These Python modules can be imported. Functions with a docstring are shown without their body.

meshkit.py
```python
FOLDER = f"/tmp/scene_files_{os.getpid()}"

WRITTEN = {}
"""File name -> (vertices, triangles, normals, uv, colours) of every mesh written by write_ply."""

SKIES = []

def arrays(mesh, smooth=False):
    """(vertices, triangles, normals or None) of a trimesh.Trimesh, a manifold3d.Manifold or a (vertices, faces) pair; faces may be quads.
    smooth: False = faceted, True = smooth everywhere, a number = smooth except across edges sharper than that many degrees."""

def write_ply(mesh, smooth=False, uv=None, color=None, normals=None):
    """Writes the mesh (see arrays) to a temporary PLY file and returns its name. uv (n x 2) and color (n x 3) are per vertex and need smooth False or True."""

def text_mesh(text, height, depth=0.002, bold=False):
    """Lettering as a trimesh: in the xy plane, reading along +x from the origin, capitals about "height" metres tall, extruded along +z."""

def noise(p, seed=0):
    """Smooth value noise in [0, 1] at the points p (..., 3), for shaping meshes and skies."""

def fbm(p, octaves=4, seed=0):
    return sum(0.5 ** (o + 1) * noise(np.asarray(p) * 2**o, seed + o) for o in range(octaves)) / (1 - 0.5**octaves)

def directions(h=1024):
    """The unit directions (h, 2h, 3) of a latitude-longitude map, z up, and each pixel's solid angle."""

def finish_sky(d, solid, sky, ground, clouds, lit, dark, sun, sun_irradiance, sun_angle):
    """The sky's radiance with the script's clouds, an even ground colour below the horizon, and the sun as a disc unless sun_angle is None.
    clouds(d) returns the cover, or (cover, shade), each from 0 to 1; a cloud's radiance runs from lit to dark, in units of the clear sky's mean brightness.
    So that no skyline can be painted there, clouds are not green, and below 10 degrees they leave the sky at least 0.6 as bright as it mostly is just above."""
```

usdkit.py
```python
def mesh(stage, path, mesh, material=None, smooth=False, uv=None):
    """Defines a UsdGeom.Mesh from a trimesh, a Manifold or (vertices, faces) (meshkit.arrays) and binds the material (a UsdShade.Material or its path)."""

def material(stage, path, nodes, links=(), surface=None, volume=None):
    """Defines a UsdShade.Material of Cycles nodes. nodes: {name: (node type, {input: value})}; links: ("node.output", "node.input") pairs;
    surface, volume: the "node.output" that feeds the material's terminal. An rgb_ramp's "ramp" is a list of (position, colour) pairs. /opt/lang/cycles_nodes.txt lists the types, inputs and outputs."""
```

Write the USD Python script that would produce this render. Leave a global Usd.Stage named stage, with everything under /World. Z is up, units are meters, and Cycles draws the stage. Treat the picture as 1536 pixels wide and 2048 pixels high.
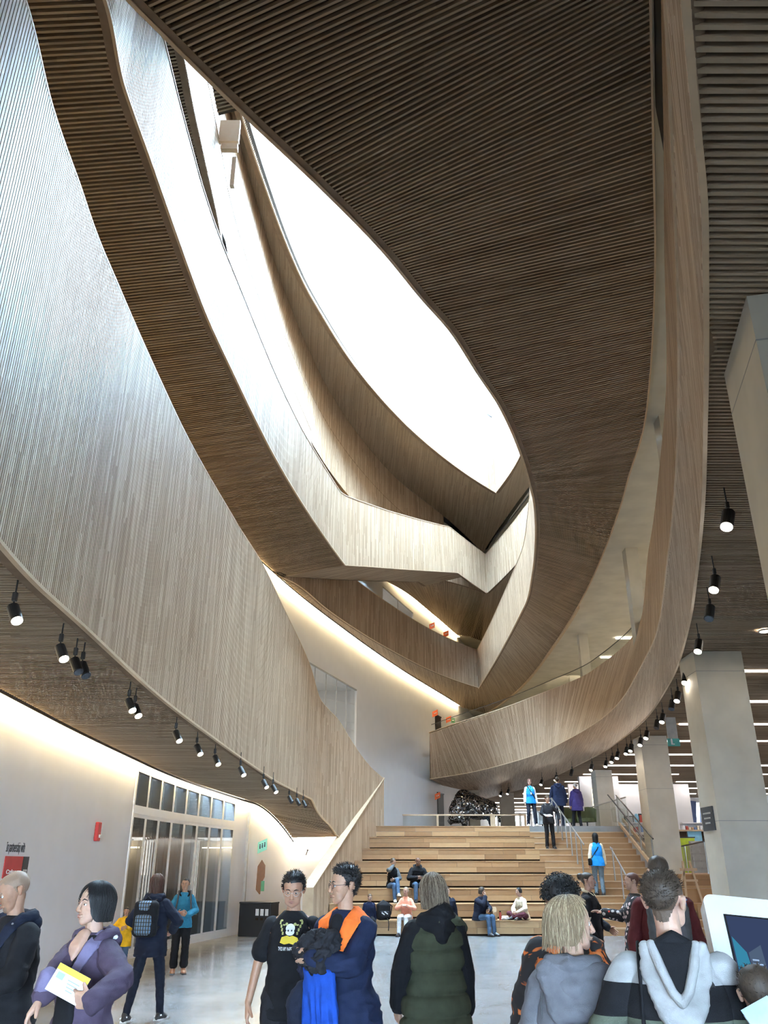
import math, random, numpy as np, trimesh, manifold3d as mf, usdkit, meshkit
from shapely.geometry import Polygon, box as sbox
from shapely.ops import unary_union
from scipy.interpolate import PchipInterpolator, CubicSpline
from pxr import Usd, UsdGeom, UsdLux, UsdShade, Sdf, Gf, Vt

stage = Usd.Stage.CreateInMemory()
UsdGeom.SetStageUpAxis(stage, 'Z'); UsdGeom.SetStageMetersPerUnit(stage, 1.0)
UsdGeom.Xform.Define(stage, '/World')
V = lambda *a: np.array(a, float)
PI = math.pi
rnd = random.Random(7); nrg = np.random.default_rng(7)

# ---------------------------------------------------------------- camera, sky, sun, exposure
EYE, PITCH, FPX = 1.78, math.radians(23.4), 1642.0
cam = UsdGeom.Camera.Define(stage, '/World/camera')
cam.AddTranslateOp().Set(Gf.Vec3d(0, 0, EYE)); cam.AddRotateXOp().Set(90 + math.degrees(PITCH))
cam.CreateHorizontalApertureAttr(36.0); cam.CreateVerticalApertureAttr(48.0)
cam.CreateFocalLengthAttr(36.0 * FPX / 1536); cam.CreateClippingRangeAttr(Gf.Vec2f(0.05, 500))
cam.CreateExposureAttr(-0.28)
dome = UsdLux.DomeLight.Define(stage, '/World/sky')
dome.CreateColorAttr(Gf.Vec3f(0.55, 0.76, 1.0)); dome.CreateIntensityAttr(SKY := 34.0)
sun = UsdLux.DistantLight.Define(stage, '/World/sun')
sun.CreateIntensityAttr(45.0); sun.CreateAngleAttr(0.6); sun.CreateColorAttr(Gf.Vec3f(1, .96, .88))
SUN_FROM = V(6.0, 3.6, 9.0)                      # direction towards the sun
def look_rot(op_target, d):
    d = np.asarray(d, float) / np.linalg.norm(d)
    q = Gf.Rotation(Gf.Vec3d(0, 0, 1), Gf.Vec3d(*d)).GetQuat()
    op_target.AddOrientOp(UsdGeom.XformOp.PrecisionDouble).Set(Gf.Quatd(q.GetReal(), q.GetImaginary()))
look_rot(sun, SUN_FROM)

# ---------------------------------------------------------------- from a pixel of the photograph to a place with its own distance
_s, _c = math.sin(PITCH), math.cos(PITCH)
def ray(px, py):
    u, v = (px - 768) / FPX, (1024 - py) / FPX
    return V(u, _c - v * _s, _s + v * _c)
def at_z(px, py, z):
    d = ray(px, py); return V(0, 0, EYE) + d * ((z - EYE) / d[2])
def at_y(px, py, y):
    d = ray(px, py); return V(0, 0, EYE) + d * (y / d[1])
def on_plan(px, py, xf, lo=1.0, hi=70.0):
    """where the sight line meets the upright surface x = xf(y)"""
    d = ray(px, py); d = d / d[1]
    ys = np.linspace(lo, hi, 1400); g = d[0] * ys - np.array([xf(t) for t in ys])
    k = np.nonzero(np.diff(np.sign(g)))[0]
    k = k[0] if len(k) else int(np.argmin(abs(g)))
    t = np.clip(g[k] / (g[k] - g[min(k + 1, len(g) - 1)] + 1e-12), 0, 1); y = ys[k] + t * (ys[1] - ys[0])
    return V(d[0] * y, y, EYE + d[2] * y)

def curve(pts, n=200, kind='pchip'):
    """smooth curve through points, n samples evenly spaced"""
    p = np.asarray(pts, float)
    t = np.concatenate([[0], np.cumsum(np.linalg.norm(np.diff(p, axis=0), axis=1))])
    f = (PchipInterpolator if kind == 'pchip' else CubicSpline)(t, p)
    q = f(np.linspace(0, t[-1], 1500)) if kind != 'lin' else p
    return even(q, n)
def even(q, n):
    s = np.concatenate([[0], np.cumsum(np.linalg.norm(np.diff(q, axis=0), axis=1))])
    return np.stack([np.interp(np.linspace(0, s[-1], n), s, q[:, k]) for k in range(q.shape[1])], 1)
def length(q): return float(np.linalg.norm(np.diff(q, axis=0), axis=1).sum())
def pch(xs, ys):
    f = PchipInterpolator(xs, ys, extrapolate=False); a, b, ya, yb = xs[0], xs[-1], ys[0], ys[-1]
    sa, sb = (ys[1] - ys[0]) / (xs[1] - xs[0]), (ys[-1] - ys[-2]) / (xs[-1] - xs[-2])
    return lambda t: float(f(t)) if a <= t <= b else (ya + (t - a) * sa if t < a else yb + (t - b) * sb)

# ---------------------------------------------------------------- naming, tagging
_used = {}
def numbered(path):
    n = _used.get(path, -1) + 1; _used[path] = n
    return path if n == 0 else '%s_%03d' % (path, n)
def tag(p, label=None, cat=None, group=None, kind=None):
    p = p.GetPrim() if hasattr(p, 'GetPrim') else p
    for k, v in (('label', label), ('category', cat), ('group', group), ('kind', kind)):
        if v: p.SetCustomDataByKey(k, v)
    return p
def thing(name, label=None, cat=None, loc=(0, 0, 0), rz=0, group=None, kind=None, scale=None):
    x = UsdGeom.Xform.Define(stage, numbered('/World/' + name))
    if any(abs(c) > 0 for c in loc): x.AddTranslateOp().Set(Gf.Vec3d(*map(float, loc)))
    if rz: x.AddRotateZOp().Set(math.degrees(rz))
    if scale: x.AddScaleOp().Set(Gf.Vec3f(scale, scale, scale))
    return tag(x, label, cat, group, kind)
def part(name, m, mat, parent=None, smooth=False, tone=None, label=None, kind=None):
    base = str(parent.GetPath()) if parent is not None else '/World'
    if isinstance(m, list): m = trimesh.util.concatenate(m)
    me = usdkit.mesh(stage, numbered(base + '/' + name), m, '/World/Looks/' + mat, smooth)
    if tone is not None:
        UsdGeom.PrimvarsAPI(me).CreatePrimvar('tone', Sdf.ValueTypeNames.FloatArray, 'vertex').Set(Vt.FloatArray.FromNumpy(np.asarray(tone, np.float32)))
    return tag(me, label, kind=kind)
def single(name, m, mat, label, cat, group=None, kind=None, smooth=False, tone=None):
    return tag(part(name, m, mat, None, smooth, tone), label, cat, group, kind)
def copy_of(src, loc, rz=0, label=None, group=None, scale=None):
    was = src.GetCustomData()
    r = thing(src.GetName().rstrip('0123456789').rstrip('_') if src.GetName()[-3:].isdigit() else src.GetName(), label or was.get('label'), was.get('category'), loc, rz, group or was.get('group'), scale=scale)
    r.GetReferences().AddInternalReference(src.GetPath()); r.SetInstanceable(True)
    return r

# ---------------------------------------------------------------- shapes
def T(m, loc=(0, 0, 0), rx=0, ry=0, rz=0):
    R = trimesh.transformations.euler_matrix(rx, ry, rz, 'sxyz'); R[:3, 3] = loc
    m.apply_transform(R); return m
def bx(cx, cy, cz, sx, sy, sz, rz=0, rx=0, ry=0):
    return T(trimesh.creation.box((sx, sy, sz)), (cx, cy, cz), rx, ry, rz)
def rbx(cx, cy, cz, sx, sy, sz, r=0.02, rz=0, rx=0, ry=0):
    """box with rounded edges"""
    s = mf.Manifold.sphere(r, 12)
    pts = [s.translate((a * (sx / 2 - r), b * (sy / 2 - r), c * (sz / 2 - r))) for a in (-1, 1) for b in (-1, 1) for c in (-1, 1)]
    return T(tm(mf.Manifold.batch_hull(pts)), (cx, cy, cz), rx, ry, rz)
def tm(man):
    m = man.to_mesh(); return trimesh.Trimesh(np.array(m.vert_properties[:, :3]), np.array(m.tri_verts), process=False)
def cyl(a, b, r, r2=None, n=12):
    a, b = np.asarray(a, float), np.asarray(b, float); r2 = r if r2 is None else r2
    ang = np.arange(n) * 2 * PI / n; e = (b - a) / (np.linalg.norm(b - a) + 1e-12)
    s = np.cross(e, [0, 0, 1.0] if abs(e[2]) < .9 else [1.0, 0, 0]); s /= np.linalg.norm(s); t = np.cross(e, s)
    ring = np.cos(ang)[:, None] * s + np.sin(ang)[:, None] * t
    v = np.vstack([a + r * ring, b + r2 * ring, [a], [b]]); i = np.arange(n); j = (i + 1) % n
    f = np.vstack([np.stack([i, j, j + n], 1), np.stack([i, j + n, i + n], 1), np.stack([j, i, np.full(n, 2 * n)], 1), np.stack([i + n, j + n, np.full(n, 2 * n + 1)], 1)])
    m = trimesh.Trimesh(v, f, process=False); return m
def tube(pts, r, n=8):
    p = np.asarray(pts, float); t = np.gradient(p, axis=0); t /= np.linalg.norm(t, axis=1, keepdims=True) + 1e-12
    rr = np.broadcast_to(r, (len(p),))
    a = np.cross(t, [0, 0, 1.0]); bad = np.linalg.norm(a, axis=1) < .15; a[bad] = np.cross(t[bad], [1.0, 0, 0]); a /= np.linalg.norm(a, axis=1, keepdims=True)
    for k in range(1, len(a)):
        if (a[k] * a[k - 1]).sum() < 0: a[k] *= -1
    b = np.cross(t, a); ang = np.arange(n) * 2 * PI / n
    v = (p[:, None] + rr[:, None, None] * (np.cos(ang)[None, :, None] * a[:, None] + np.sin(ang)[None, :, None] * b[:, None])).reshape(-1, 3)
    i, j = np.meshgrid(np.arange(len(p) - 1), np.arange(n), indexing='ij'); j2 = (j + 1) % n
    q = np.stack([i * n + j, i * n + j2, (i + 1) * n + j2, (i + 1) * n + j], -1).reshape(-1, 4)
    f = np.vstack([q[:, [0, 1, 2]], q[:, [0, 2, 3]]]); e = len(v)
    v = np.vstack([v, p[:1], p[-1:]]); k = np.arange(n); k2 = (k + 1) % n; o = (len(p) - 1) * n
    f = np.vstack([f, np.stack([k2, k, np.full(n, e)], 1), np.stack([o + k, o + k2, np.full(n, e + 1)], 1)])
    m = trimesh.Trimesh(v, f, process=False); m.fix_normals(); return m
def plate(poly, z0, z1):
    gs = getattr(poly, 'geoms', [poly])
    ms = []
    for g in gs:
        m = trimesh.creation.extrude_polygon(g, z1 - z0, engine='earcut'); m.apply_translation((0, 0, z0)); ms.append(m)
    return trimesh.util.concatenate(ms)
def grid_faces(n, m):
    i, j = np.meshgrid(np.arange(n - 1), np.arange(m - 1), indexing='ij')
    a = (i * m + j).ravel(); return np.vstack([np.stack([a, a + m, a + m + 1], 1), np.stack([a, a + m + 1, a + 1], 1)])
def shell(A, B, n_off):
    """closed ruled slab between the curves A and B, thickened by the vectors n_off"""
    A, B, o = map(lambda q: np.asarray(q, float), (A, B, n_off)); n = len(A)
    v = np.stack([A, B, B + o, A + o], 1).reshape(-1, 3); f = []
    for k in range(4):
        l = (k + 1) % 4; i = np.arange(n - 1) * 4
        f += [np.stack([i + k, i + l, i + 4 + l], 1), np.stack([i + k, i + 4 + l, i + 4 + k], 1)]
    e = (n - 1) * 4
    f.append(np.array([[0, 2, 1], [0, 3, 2], [e, e + 1, e + 2], [e, e + 2, e + 3]]))
    m = trimesh.Trimesh(v, np.vstack(f), process=False); m.fix_normals(); return m
def face_normals(A, B, hint):
    """unit normals of the ruled surface, on the side of hint (a point, or a direction when hint is ('dir', d))"""
    t = np.gradient(A, axis=0); n = np.cross(t, B - A); n /= np.linalg.norm(n, axis=1, keepdims=True) + 1e-12
    h = np.asarray(hint[1], float) if isinstance(hint, tuple) else np.asarray(hint) - (A + B) / 2
    s = np.sign((n * h).sum(1)); s[s == 0] = 1
    return n * s[:, None]
BOXF = np.array([[0, 1, 3], [0, 3, 2], [4, 6, 7], [4, 7, 5], [0, 4, 5], [0, 5, 1], [2, 3, 7], [2, 7, 6], [0, 2, 6], [0, 6, 4], [1, 5, 7], [1, 7, 3]])
def slat_boxes(A, B, pitch, w, d, hint, seg=1.6, by=None, lift=0.0, ends=0.0):
    """battens laid along the rulings of the surface between A and B. Returns a list (one per batten) of (vertices (k*8, 3), tones (k*8))"""
    mid = (A + B) / 2 if by is None else (A if by == 'A' else B)
    s = np.concatenate([[0], np.cumsum(np.linalg.norm(np.diff(mid, axis=0), axis=1))]); n = int(s[-1] / pitch)
    q = (np.arange(n) + .5) * pitch
    it = lambda X: np.stack([np.interp(q, s, X[:, k]) for k in range(3)], 1)
    N = face_normals(A, B, hint); Tn = np.gradient(mid, axis=0); Tn /= np.linalg.norm(Tn, axis=1, keepdims=True)
    a, b, nn, tt = it(A), it(B), it(N), it(Tn)
    out = []
    for k in range(n):
        e = b[k] - a[k]; L = np.linalg.norm(e)
        if L < .05: continue
        e /= L; t = tt[k] - e * (tt[k] @ e); t /= np.linalg.norm(t) + 1e-12; nk = nn[k]
        cuts = [ends]
        if seg and L > seg * .8:
            c = rnd.uniform(.15, 1) * seg
            while c < L - .25: cuts.append(c); c += rnd.uniform(.6, 1.5) * seg
        cuts.append(L - ends); vs, ts = [], []
        for c0, c1 in zip(cuts[:-1], cuts[1:]):
            p0, p1 = a[k] + e * c0, a[k] + e * c1
            vs += [p + t * sx + nk * (lift + sz) for p in (p0, p1) for sx in (-w / 2, w / 2) for sz in (0, d)]
            ts += [rnd.random()] * 8
        out.append((np.array(vs), ts))
    return out
def box_mesh(v):
    k = len(v) // 8
    m = trimesh.Trimesh(v, (BOXF[None] + 8 * np.arange(k)[:, None, None]).reshape(-1, 3), process=False)
    c = m.triangles_center - v.reshape(k, 8, 3).mean(1).repeat(12, 0)
    flip = (c * np.cross(m.triangles[:, 1] - m.triangles[:, 0], m.triangles[:, 2] - m.triangles[:, 0])).sum(1) < 0
    f = m.faces.copy(); f[flip] = f[flip][:, ::-1]
    return trimesh.Trimesh(v, f, process=False)
def slats(parent, A, B, mat, pitch, w, d, hint, own=0, sort=None, seg=1.6, by=None, lift=0.0, ends=0.0):
    """the first `own` battens (by sort key: nearest first) each a mesh, the rest one mesh"""
    L = slat_boxes(A, B, pitch, w, d, hint, seg, by, lift, ends)
    L.sort(key=sort or (lambda vt: np.linalg.norm(vt[0].mean(0) - V(0, 0, EYE))))
    for v, t in L[:own]: part('slat', box_mesh(v), mat, parent, tone=t)
    rest = L[own:]
    if rest: part('slat_field' if own else 'slat_field', box_mesh(np.vstack([v for v, _ in rest])), mat, parent, tone=np.concatenate([t for _, t in rest]), kind='stuff')
def bar(path, w, h, up=(0, 0, 1), off=(0, 0, 0)):
    """rectangular bar swept along a path"""
    p = np.asarray(path, float) + np.asarray(off); t = np.gradient(p, axis=0); s = np.cross(t, up); s /= np.linalg.norm(s, axis=1, keepdims=True) + 1e-12
    return shell(p - s * w / 2, p + s * w / 2, np.broadcast_to(np.asarray(up, float) * h, p.shape))

# ---------------------------------------------------------------- materials
UsdGeom.Scope.Define(stage, '/World/Looks')
def mat(name, nodes, links=(), surface='p.BSDF', volume=None): usdkit.material(stage, '/World/Looks/' + name, nodes, links, surface, volume)
def plain(name, col, rough=.6, metal=0, spec=.5, var=.12, scale=6, bump=0, bscale=60, **kw):
    c = np.array(col, float)
    n = {'p': ('principled_bsdf', dict(roughness=rough, metallic=metal, specular_ior_level=spec, **kw)), 'g': ('geometry', {}),
         'n': ('noise_texture', dict(scale=scale, detail=4)), 'r': ('rgb_ramp', {'ramp': [(.3, c * (1 - var)), (.7, np.minimum(c * (1 + var), 1))]})}
    l = [('g.position', 'n.vector'), ('n.fac', 'r.fac'), ('r.color', 'p.base_color')]
    if bump:
        n['n2'] = ('noise_texture', dict(scale=bscale, detail=3)); n['b'] = ('bump', dict(strength=bump, distance=.01))
        l += [('g.position', 'n2.vector'), ('n2.fac', 'b.height'), ('b.normal', 'p.normal')]
    mat(name, n, l)
def emit(name, col, s): mat(name, {'e': ('emission', dict(color=col, strength=s))}, surface='e.emission')
def wood(name, dark, mid, light, rough=.55, grain=.25, spec=.35):
    """timber: each batten its own tone (primvar), plus fine grain"""
    mat(name, {'a': ('attribute', {'attribute': 'tone'}), 'g': ('geometry', {}), 'n': ('noise_texture', dict(scale=9, detail=5, roughness=.65)),
               'mx': ('mix_float', dict(fac=grain)), 'r': ('rgb_ramp', {'ramp': [(0, dark), (.5, mid), (1, light)]}), 'p': ('principled_bsdf', dict(roughness=rough, specular_ior_level=spec))},
        [('a.fac', 'mx.a'), ('g.position', 'n.vector'), ('n.fac', 'mx.b'), ('mx.result', 'r.fac'), ('r.color', 'p.base_color')])
def pane(name, tint=(1, 1, 1), ior=1.5, rough=0.0):
    mat(name, {'f': ('fresnel', dict(IOR=ior)), 'gm': ('geometry', {}), 'iv': ('math', dict(math_type='subtract', value1=1.0)), 'mu': ('math', dict(math_type='multiply')), 't': ('transparent_bsdf', dict(color=tint)), 'g': ('glossy_bsdf', dict(color=(1, 1, 1), roughness=rough)), 'm': ('mix_closure', {})},
        [('gm.backfacing', 'iv.value2'), ('f.fac', 'mu.value1'), ('iv.value', 'mu.value2'), ('mu.value', 'm.fac'), ('t.BSDF', 'm.closure1'), ('g.BSDF', 'm.closure2')], surface='m.closure')
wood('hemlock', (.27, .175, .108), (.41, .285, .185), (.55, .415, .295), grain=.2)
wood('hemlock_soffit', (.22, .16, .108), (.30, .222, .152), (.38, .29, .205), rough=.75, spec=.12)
wood('bench_oak', (.21, .115, .052), (.33, .19, .09), (.45, .29, .15), rough=.45)
plain('trim_wood', (.50, .36, .23), .5, var=.08)
plain('backing', (.035, .024, .016), .9, spec=.1)
plain('backing_pale', (.17, .115, .075), .9, spec=.1)
plain('white_paint', (.74, .74, .76), .7, var=.02, scale=2)
plain('concrete', (.53, .50, .43), .75, var=.10, scale=1.6, bump=.15, bscale=12)
plain('concrete_dark', (.30, .30, .29), .8, var=.1, scale=1.2)
plain('black_paint', (.012, .012, .013), .45, var=.1)
plain('dark_steel', (.05, .05, .055), .4, metal=.7)
plain('steel', (.45, .45, .44), .35, metal=.9, var=.05)
plain('white_metal', (.72, .72, .73), .4, var=.02)
plain('grey_panel', (.38, .38, .37), .6)
emit('cove_warm', (1.0, .78, .44), 34.0)
emit('strip_white', (1.0, .91, .84), 26.0)
emit('lamp_face', (1.0, .88, .72), 260.0)
pane('clear_glass', (.96, .98, .97))
pane('dark_glass', (.55, .56, .55), ior=1.75)
mat('floor_concrete', {'g': ('geometry', {}), 'n': ('noise_texture', dict(scale=.8, detail=6, roughness=.6)), 'r': ('rgb_ramp', {'ramp': [(.3, (.17, .17, .172)), (.7, (.26, .26, .26))]}),
    'n2': ('noise_texture', dict(scale=.7, detail=3)), 'rr': ('map_range', dict(from_min=.3, from_max=.7, to_min=.15, to_max=.22)), 'p': ('principled_bsdf', dict(specular_ior_level=.6))},
    [('g.position', 'n.vector'), ('n.fac', 'r.fac'), ('r.color', 'p.base_color'), ('g.position', 'n2.vector'), ('n2.fac', 'rr.value'), ('rr.result', 'p.roughness')])
for n_, c_ in dict(sign_red=(.45, .03, .03), sign_dark=(.03, .035, .045), sign_orange=(.85, .16, .05), sign_mint=(.25, .62, .47), sign_green=(.10, .30, .14), sign_teal=(.05, .30, .28), plaque_brown=(.20, .085, .035), door_dark=(.02, .015, .013),
                   curtain=(.20, .17, .13), panel_lime=(.42, .55, .03), panel_blue=(.22, .50, .68), panel_navy=(.07, .11, .25), book_red=(.4, .06, .04), book_cream=(.75, .65, .5), book_blue=(.15, .25, .5), book_tan=(.45, .28, .15), chair_green=(.06, .075, .02)).items():
    plain(n_, c_, .6)
emit('gallery_strip', (1.0, .90, .74), 30.0); emit('daylight', (.85, .93, 1.0), 7.0); emit('niche_glow', (1, .9, .6), 2.6)
plain('bison_dark', (.03, .032, .035), .35, metal=.6); mat('mirror', {'p': ('principled_bsdf', dict(base_color=(.6, .62, .66), metallic=1.0, roughness=.12))})
emit('screen_navy', (.05, .075, .16), 1.0); emit('screen_cyan', (.05, .30, .48), 1.0); emit('screen_slate', (.10, .15, .24), 1.0); emit('screen_blue', (.12, .42, .90), 1.3); emit('screen_pale', (.40, .58, .85), 1.2)
plain('cloth_bag', (.42, .28, .16), .8); plain('print_sky', (.40, .58, .75), .6, scale=9, var=.25)
# ================================================================ THE BUILDING
# plan curves (x to the right, y into the hall), read off the photograph level by level
Z_A0, Z_A1, Z_B0, Z_B1, Z_C0, Z_C1, Z_D0, Z_SKY = 6.15, 8.25, 10.5, 12.5, 14.7, 16.8, 19.0, 23.3
ZSOF = 5.9
# ---- left hall wall and the long left balustrade
wall_x = pch([-8, 3, 12, 19, 25.9, 29.0], [-6.6, -6.0, -5.62, -5.45, -4.42, -3.05])
zsof_l = pch([-8, 6.4, 10.25, 14.1, 18.5, 25.9, 26.6, 29.0], [4.5, 4.27, 4.12, 3.97, 3.87, 3.62, 3.58, 2.34])
left_x = pch([-8, 0, 4.5, 7.6, 11.1, 15.5, 20, 25, 27.1, 28.3, 30, 33], [-2.3, -2.7, -2.95, -3.24, -3.26, -3.06, -2.75, -2.36, -2.15, -1.5, -.95, -.02])
up_x = pch([-8, 3, 12, 19, 26.07, 32.6, 39, 46.8, 50.8, 60, 74], [-6.7, -6.2, -5.8, -5.1, -3.57, -1.64, .5, 3.45, 4.9, 6.9, 9.2])
LT = [on_plan(x, y, left_x) for x, y in [(45, 0), (100, 215), (165, 400), (210, 520), (280, 680), (380, 890), (470, 1045), (515, 1115), (560, 1205), (620, 1335), (700, 1480), (740, 1535), (765, 1557)]]
LB = [on_plan(x, y, left_x) for x, y in [(0, 1085), (130, 1218), (250, 1330), (400, 1455), (500, 1527), (560, 1566), (621, 1596), (655, 1645), (676, 1672)]]
ltz = pch([-8] + [p[1] for p in LT], [8.3] + [p[2] for p in LT])
lbz = pch([-8] + [p[1] for p in LB] + [33], [4.5] + [p[2] for p in LB] + [2.55])

ys = np.concatenate([np.linspace(-6, 24, 200), np.linspace(24.2, 33, 70)])
P = np.array([[left_x(t), t] for t in ys]); P = even(P, 400)
A = np.array([[x, y, lbz(y)] for x, y in P]); B = np.array([[x, y, ltz(y)] for x, y in P])
N = face_normals(A, B, V(3, 12, 6))
t = thing('balustrade', 'long vertical-slat timber wall sweeping along the left side above the white wall', 'balustrade', kind='structure')
part('backing_panel', shell(A, B, -N * .14), 'backing_pale', t)
slats(t, A, B, 'hemlock', .047, .035, .022, V(3, 12, 6), seg=1.3)
part('bottom_trim', bar(A + N * .01, .05, .035, off=(0, 0, -.035)), 'trim_wood', t)
part('top_cap', bar(B - N * .06, .17, .03), 'trim_wood', t)

# left soffit with slats across
ysl = np.linspace(-6, 26.6, 260)
A = np.array([[left_x(y) - .02, y, lbz(y) + .02] for y in ysl]); B = np.array([[wall_x(y) + .24, y, zsof_l(y)] for y in ysl])
B[:, 1] = ysl - np.clip((ysl - 20) / 6.6, 0, 1) * 0.7
t = thing('ceiling', 'sloping slatted timber soffit over the left side of the lobby', 'ceiling', kind='structure')
part('backing_panel', shell(A + V(0, 0, .07), B + V(0, 0, .07), np.broadcast_to(V(0, 0, .1), A.shape)), 'backing', t)
slats(t, A + V(0, 0, .07), B + V(0, 0, .07), 'hemlock_soffit', .072, .03, .06, ('dir', V(0, 0, -1)), seg=2.2, by='A')
A2 = np.array([[left_x(y) - .02, y, lbz(y) + .02] for y in np.linspace(26.6, 28.9, 30)])
B2 = np.array([[wall_x(y) + .24, y, zsof_l(y)] for y in np.linspace(25.9, 28.7, 30)])
part('sloping_panel', shell(A2 + V(0, 0, .07), B2 + V(0, 0, .07), np.broadcast_to(V(0, 0, .1), A2.shape)), 'backing', t)
slats(t, A2 + V(0, 0, .07), B2 + V(0, 0, .07), 'hemlock_soffit', .072, .03, .06, ('dir', V(0, 0, -1)), seg=2.2, by='A')
# cove light along the wall
yc = np.linspace(-6, 28.75, 150)
t = thing('cove_light', 'warm cove light strip along the top of the left white lobby wall', 'light')
part('diffuser', bar([[wall_x(y) + .13, y, zsof_l(y) + .03] for y in yc], .16, .04), 'cove_warm', t)
part('edge_trim', bar([[wall_x(y) + .235, y, zsof_l(y) - .03] for y in yc], .02, .05), 'dark_steel', t)
part('end_diffuser', bar([[x, 28.82, 2.36] for x in np.linspace(-2.95, -1.6, 8)], .12, .04), 'cove_warm', t)

# ---- walls: left white hall wall, with an opening for the folding glass wall between y=18.8 and y=25.9
GL0, GL1 = 18.9, 25.85
def wall_strip(y0, y1, z0, z1, xf, n=40, th=-.25):
    q = np.linspace(y0, y1, n); z0 = (lambda y: z0v) if not callable(z0) and (z0v := z0) is not None else z0; z1f = z1 if callable(z1) else (lambda y: z1)
    A = np.array([[xf(y), y, z0(y)] for y in q]); B = np.array([[xf(y), y, z1f(y)] for y in q])
    return shell(A, B, np.broadcast_to(V(th, 0, 0), A.shape))
t = thing('wall_left', 'white painted lobby wall at the left under the slatted soffit', 'wall', kind='structure')
part('wall_surface', [wall_strip(-8, GL0, 0.0, lambda y: zsof_l(y) + .25, wall_x), wall_strip(GL1, 29.0, 0.0, lambda y: zsof_l(y) + .25, wall_x, 12)], 'white_paint', t)
part('end_wall', bx(-2.3, 29.12, 1.3, 1.8, .24, 2.6), 'white_paint', t)
# upper white wall that carries on behind the balustrades
t = thing('wall_back', 'tall curved white wall running behind the left balustrades', 'wall', kind='structure')
part('wall_surface', [wall_strip(-8, 28.8, lambda y: zsof_l(y) + .35 if y < 24 else 4.6, Z_SKY, up_x, 60), wall_strip(28.8, 34.2, 4.6, 5.6, up_x, 12), wall_strip(28.8, 34.2, 8.55, Z_SKY, up_x, 12),
                      wall_strip(34.2, 37.4, 3.0, Z_SKY, up_x, 8), wall_strip(37.4, 41.8, 3.0, 11.6, up_x, 8), wall_strip(37.4, 41.8, 14.1, Z_SKY, up_x, 8), wall_strip(41.8, 74, 3.0, Z_SKY, up_x, 60), bx(7.2, 52.6, 12.9, 4.6, .2, 3.6)], 'white_paint', t)  # last box is an end piece added to block sky at the gap

# ---- floors
t = single('floor', plate(Polygon([(-9.4, -9), (26, -9), (26, 76), (-9.4, 76)]), -.3, 0), 'floor_concrete', 'polished grey concrete lobby floor', 'floor', kind='structure')
# ---- right side: soffit under the first gallery, its edge, the sloped band and the curving balustrade
RE = np.array([at_z(x, y, ZSOF) for x, y in [(1352, -200), (1370, 0), (1388, 200), (1408, 400), (1411, 560), (1412, 700), (1410, 850), (1406, 1000), (1392, 1150), (1379, 1240), (1340, 1362), (1270, 1456), (1190, 1512), (1080, 1565), (1000, 1589), (945, 1603)]])
RE = np.vstack([[V(-1.2, -8, ZSOF)], RE]); re_x = pch(RE[:, 1], RE[:, 0])
RI = np.array([at_z(x, y, z) for x, y, z in [(1325, -200, 6.15), (1337, 0, 6.15), (1350, 300, 6.15), (1360, 600, 6.15), (1357, 900, 6.15), (1340, 1095, 6.15), (1300, 1300, 6.15), (1200, 1440, 6.13), (1100, 1497, 6.1), (1000, 1530, 6.02), (930, 1546, 5.92), (860, 1557, 5.78)]])
RI = np.vstack([[V(-1.2, -8, Z_A0)], RI]); RIc = curve(RI, 400)
REc = curve(RE, 400)
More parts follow.
